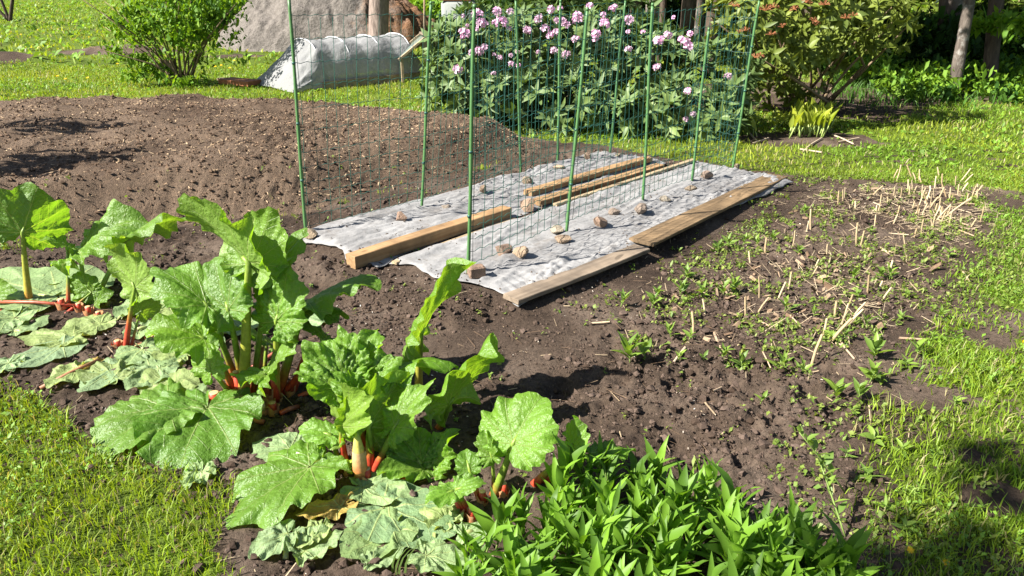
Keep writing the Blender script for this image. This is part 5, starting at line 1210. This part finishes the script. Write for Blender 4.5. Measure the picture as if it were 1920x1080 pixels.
# undergrowth
m = MB(); rs = np.random.default_rng(77)
for i in range(210):
    px = rs.uniform(1570, 1990); py = rs.uniform(110, 196) if px > 1660 else rs.uniform(120, 165)
    b = gnd(px, py); r = rs.uniform(.12, .3); leafcloud(m, b + UP * r * .7, (r, r, r * .9), 60, .065, GR1 if rs.random() < .65 else GR2, 200 + i, .9, .9)
for i in range(150):
    px = rs.uniform(1380, 2000); y = rs.uniform(12.5, 17); x = (px - 960) / F_PX * y * 1.05
    r = rs.uniform(.25, .6); leafcloud(m, Vector((x, y, hz(x, y) + r * .8)), (r, r, r), 110, .11, GR3 if rs.random() < .7 else GR2, 500 + i, .9, .9)
m.build('woodland_undergrowth', M['crown'], kind='stuff')
m = MB()
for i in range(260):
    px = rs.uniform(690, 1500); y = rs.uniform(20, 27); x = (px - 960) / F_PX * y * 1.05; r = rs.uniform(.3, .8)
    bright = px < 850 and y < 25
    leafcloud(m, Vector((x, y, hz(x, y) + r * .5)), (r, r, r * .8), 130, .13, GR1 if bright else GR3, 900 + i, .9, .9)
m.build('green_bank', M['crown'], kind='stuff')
m = MB()
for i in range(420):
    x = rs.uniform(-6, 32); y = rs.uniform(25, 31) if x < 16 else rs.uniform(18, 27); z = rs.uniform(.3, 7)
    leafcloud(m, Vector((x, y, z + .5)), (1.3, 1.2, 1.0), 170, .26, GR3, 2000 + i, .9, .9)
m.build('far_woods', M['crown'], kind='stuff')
m = MB()
for i in range(60):
    px = rs.uniform(385, 500); y = rs.uniform(20, 23); x = (px - 960) / F_PX * y * 1.05; r = rs.uniform(.3, .6)
    leafcloud(m, Vector((x, y, hz(x, y) + r * 1.1)), (r, r, r), 120, .12, GR2, 3000 + i, .9, .9)
m.build('hedge', M['crown'], kind='stuff')
# ferns and grassy tufts of the wood's edge
m = MB(); n = 2600; px = rng.uniform(1560, 1930, n); py = rng.uniform(140, 215, n)
pts = np.array([G(a, b_)[:2] for a, b_ in zip(px, py)]); k = rng.random(n) < sst(215, 165, py); pts = pts[k]; n = len(pts)
blades(m, pts[:, 0], pts[:, 1], .14 * (.6 + .9 * rng.random(n)), .016 * (.6 + .6 * rng.random(n)), np.array([.07, .16, .02]) * (.6 + .9 * rng.random((n, 1))), .8)
m.build('wood_edge_grass', M['grass'], kind='stuff')

# ------------------------------------------------------------------ low fleece tunnel on the far lawn
A0, A1 = gnd(604, 168), gnd(797, 147); A0.z = A1.z = .05
ax = (A1 - A0); Lt = ax.length; ax.normalize(); side = Vector((-ax.y, ax.x, 0)); Wt = 1.05
t = thing('fleece_tunnel', (A0 + A1) / 2, 'low hooped tunnel of white fleece behind the mound', 'tunnel')
hoops = [.02, .30, .60, .90]; HH = .64
nu, nv = 90, 60; V = []
TN = .05 * fbm((-.28 + 1.36 * np.arange(nu) / (nu - 1))[:, None] * 7 + np.zeros((1, nv)), (math.pi * np.arange(nv) / (nv - 1))[None] * 4. + np.zeros((nu, 1)), 5, 3)
for i in range(nu):
    s_ = -.28 + 1.36 * i / (nu - 1)
    k = min(abs(s_ - h) for h in hoops); ins = 0 <= s_ <= .93
    sag = .06 * min(k / .15, 1) ** 1.3
    if s_ < .02: f = max(0, 1 - ((.02 - s_) / .30) ** .8); hh = HH * (f ** .75)
    elif s_ > .90: f = max(0, 1 - ((s_ - .90) / .18)); hh = HH * f
    else: f = 1; hh = HH * (1 - sag * 1.1)
    wx = 1 + (.25 * (1 - f) if s_ < .1 else 0)
    for j in range(nv):
        a = math.pi * j / (nv - 1); e = .75
        cx_ = -math.copysign(abs(math.cos(a)) ** e, math.cos(a)); sx_ = math.sin(a) ** .8
        p_ = A0 + ax * (s_ * Lt) + side * (Wt * .5 + cx_ * Wt * .5 * wx * (1 - .05 * sag * 10 * sx_))
        z = .02 + hh * sx_ + .012 * math.sin(a * 17 + s_ * 6) * (1 - sx_) * 1.5 + .01 * math.sin(s_ * 40) * (1 - sx_)
        z += float(TN[i, j]) * (1 if f == 1 else 1.8)
        V.append((p_.x, p_.y, max(z, .015)))
m = MB(); i = np.arange(nu * nv).reshape(nu, nv); m.add(V, np.stack([i[:-1, :-1], i[1:, :-1], i[1:, 1:], i[:-1, 1:]], -1).reshape(-1, 4)); m.build('fleece_cover', M['tunnel'], t)
for h in hoops:
    m = MB(); tube(m, [A0 + ax * (h * Lt) + side * (Wt * .5 - math.copysign(abs(math.cos(a)) ** .75, math.cos(a)) * Wt * .480) + UP * (HH * .965 * math.sin(a) ** .8) for a in np.linspace(0, math.pi, 25)], .010, 6); m.build('hoop', M['hoop'], t)
m = MB(); Yb = side; box(m, (A0 + A1) / 2 - side * .035 + UP * -.0, ax, Yb, UP, Lt * .5, .02, .06, .004); m.build('edge_board', M['wood_pale'], t, smooth=False)
def slab(name, px0, py0, px1, py1, w, th, mat, label, cat, z=0.0, group=None):
    a, b = gnd(px0, py0), gnd(px1, py1); return board(name, a[:2], b[:2], w, th, mat, label, cat, za=a.z + z, zb=b.z + z, group=group)
slab('terracotta_slab', 424, 158, 478, 163, .28, .07, 'terracotta', 'orange red slab on the lawn at the left end of the white tunnel', 'slab', .02)
slab('wooden_board', 412, 153, 445, 157, .10, .04, 'wood_pale', 'short pale board beside the orange slab by the tunnel', 'board', .02)

# ------------------------------------------------------------------ heap of grey sand
c = AY(600, 60, 18.3); c.z = hz(c.x, c.y)
nu, nv = 120, 100; u = np.linspace(-1, 1, nu)[:, None] + np.zeros((1, nv)); v = np.linspace(-1, 1, nv)[None] + np.zeros((nu, 1))
x = c.x + .25 + u * 2.75; y = c.y + v * 1.7
q_ = np.sqrt(u ** 2 + v ** 2) + .22 * fbm(u * 2.2, v * 2.2, 7, 3); z = 1.95 * np.clip(1 - q_, 0, 1) ** .72
z = z * (1 + .35 * fbm(u * 5, v * 5, 8, 3)) + .4 * np.abs(fbm(u * 11, v * 8, 9, 4)) * (z > .05) - .03
z = z + hgt(x, y, False)
m = MB(); i = np.arange(nu * nv).reshape(nu, nv); m.add(np.stack([x, y, z], -1).reshape(-1, 3), np.stack([i[:-1, :-1], i[1:, :-1], i[1:, 1:], i[:-1, 1:]], -1).reshape(-1, 4))
tag(m.build('sand_heap', M['heap'], loc=c), 'large heap of grey sand turning brown at its right, behind the tunnel', 'sand heap')

# ------------------------------------------------------------------ wooden cold frame with a slanting glass
P0 = AY(808, 140, 11.9); P0.z = hz(P0.x, P0.y); t = thing('cold_frame', P0, 'small wooden cold frame with slanting glass lid beside the rhododendron', 'cold frame')
fx, fy = Vector((.96, .28, 0)).normalized(), Vector((-.28, .96, 0)).normalized()
Lf = .42; Hf = .66
for k in range(3):
    m = MB(); hh = Hf - .01; box(m, P0 + fx * (-.07 + k * .085) + UP * hh / 2, fx, fy, UP, .039, .012, hh / 2, .003); m.build('upright_board', M['wood_pale'], t, smooth=False)
for k in range(2):
    m = MB(); box(m, P0 + fx * (.30 + k * .0) + fy * .02 + UP * (.18 + k * .3), fx, fy, UP, .2, .012, .12, .003); m.build('side_board', M['wood_old'], t, smooth=False)
sl_a, sl_b = P0 + fx * -.03 + UP * (Hf + .02), P0 + fx * -.46 + UP * .36
sv = (sl_b - sl_a).normalized(); sn = fy.cross(sv)
for o_ in (-.02, .5):
    m = MB(); box(m, (sl_a + sl_b) / 2 + fy * o_, sv, fy, sn, (sl_b - sl_a).length / 2 + .04, .022, .018, .003); m.build('lid_rail', M['wood_pale'], t, smooth=False)
m = MB(); box(m, (sl_a + sl_b) / 2 + fy * .24 + sn * -.02, sv, fy, sn, (sl_b - sl_a).length / 2, .24, .004); m.build('glass_pane', M['glass'], t, smooth=False)
for a_ in (0, 1):
    m = MB(); q_ = P0 + fx * (-.44) + fy * (.5 * a_) + UP * .17; box(m, q_, fx, fy, UP, .02, .02, .19, .003); m.build('post', M['wood_pale'], t, smooth=False)
m = MB(); box(m, P0 + fx * .22 + fy * .2 + UP * (Hf + .03), fx, fy, UP, .30, .25, .016, .003); m.build('top_board', M['wood_old'], t, smooth=False)
m = MB(); b_ = P0 + fx * .02 + fy * .5; tube(m, [b_, b_ + UP * .8, b_ + UP * 1.25 + fx * .02], [.022, .02, .016], 7); tag(m.build('wooden_post', M['twig'], loc=b_), 'thin upright wooden post behind the cold frame', 'post')
# covered stack with orange boards on top
c = AY(862, 60, 15.2); c.z = hz(c.x, c.y); t = thing('covered_stack', c, 'grey covered stack topped with orange boards, far behind the rhododendron', 'stack')
m = MB(); box(m, c + UP * .55, Vector((1, .1, 0)).normalized(), Vector((-.1, 1, 0)).normalized(), UP, .34, .32, .52, .06); m.build('grey_cover', M['greytarp'], t)
for k in range(3):
    m = MB(); box(m, c + Vector((-.06 + .01 * k, -.2 + .2 * k, 1.115)), Vector((1, .1, 0)).normalized(), Vector((-.1, 1, 0)).normalized(), UP, .30, .095, .04, .006); m.build('orange_board', M['terracotta'], t, smooth=False)
c2 = AY(740, 6, 24.5); c2.z = hz(c2.x, c2.y); t = thing('garden_table', c2, 'small pale topped table far behind the big trunk', 'table')
m = MB(); box(m, Vector((c2.x, c2.y, AY(740, 3, 24.5).z)), Vector((1, 0, 0)), Vector((0, 1, 0)), UP, .55, .35, .05, .008); m.build('table_top', M['wood_pale'], t, smooth=False)
for a_ in (-.45, .45):
    m = MB(); box(m, Vector((c2.x + a_, c2.y, c2.z + .2)), Vector((1, 0, 0)), Vector((0, 1, 0)), UP, .04, .3, max(.1, (AY(740, 3, 24.5).z - c2.z) / 2 - .03)); m.build('leg', M['wood_old'], t, smooth=False)

# ------------------------------------------------------------------ dandelions
pet = MB(); 
for k in range(22):
    a = k * 2.4; r = .4 + .6 * (k / 22); d = Vector((math.cos(a), math.sin(a), .55 - .4 * r)); s_ = d.cross(UP).normalized() * .16
    pet.add([tuple(-s_ * .4), tuple(s_ * .4), tuple(d * r + s_), tuple(d * r - s_)], [(0, 1, 2, 3)])
PETAL = pet.mesh('flower_head', M['dand'])
for px, py in ((72, 62), (40, 70), (195, 56), (168, 76), (72, 2), (110, 152), (166, 155), (232, 154), (222, 128), (248, 66), (125, 158), (405, 134), (416, 131), (432, 136), (440, 122), (1702, 1050), (1768, 1073), (1918, 652), (60, 96)):
    b = gnd(px, py); r = .026 if py < 200 else .012; h = .075 if py < 200 else .03
    t = thing('dandelion', b, 'small yellow dandelion flower in the %s' % ('far lawn grass' if py < 200 else 'right lawn grass'), 'dandelion', 'dandelions in the %s' % ('far lawn' if py < 200 else 'right lawn'))
    m = MB(); tube(m, [b, b + UP * h], .003, 5, np.tile((.2, .26, .08), (2, 1))); m.build('stem', M['stalk'], t)
    put('flower_head', PETAL, t, Matrix.Translation(b + UP * h) @ Matrix.Rotation(.35, 4, 'X') @ Matrix.Diagonal((r, r, r, 1)))

# ------------------------------------------------------------------ trees just out of the frame whose shade reaches into it
_c = G(1790, 1085); _k = 4.7 / math.tan(SUN_EL); b = Vector((_c.x - _k * math.cos(SHADOW_AZ), _c.y - _k * math.sin(SHADOW_AZ), 0)); b.z = hz(b.x, b.y)
tree(b, b + UP * 4.4, .03, 'bark', 'young garden tree standing left of the lawn', [(b + Vector((0, 0, 4.7)), (.22, .24, .18), 110), (b + Vector((.1, .3, 4.95)), (.15, .2, .15), 40)], seed=91, group=None)
b = Vector((-5.6, 4.6, hz(-5.6, 4.6)))
tree(b, b + UP * 1.7, .05, 'twig', 'small fruit tree beside the mound at the left', [(b + Vector((.1, .1, 1.75)), (.5, .5, .35), 240), (b + Vector((.7, .3, 1.5)), (.35, .4, .25), 60), (b + Vector((-.6, 1.3, 2.0)), (.5, .4, .25), 130)], seed=92, group=None)
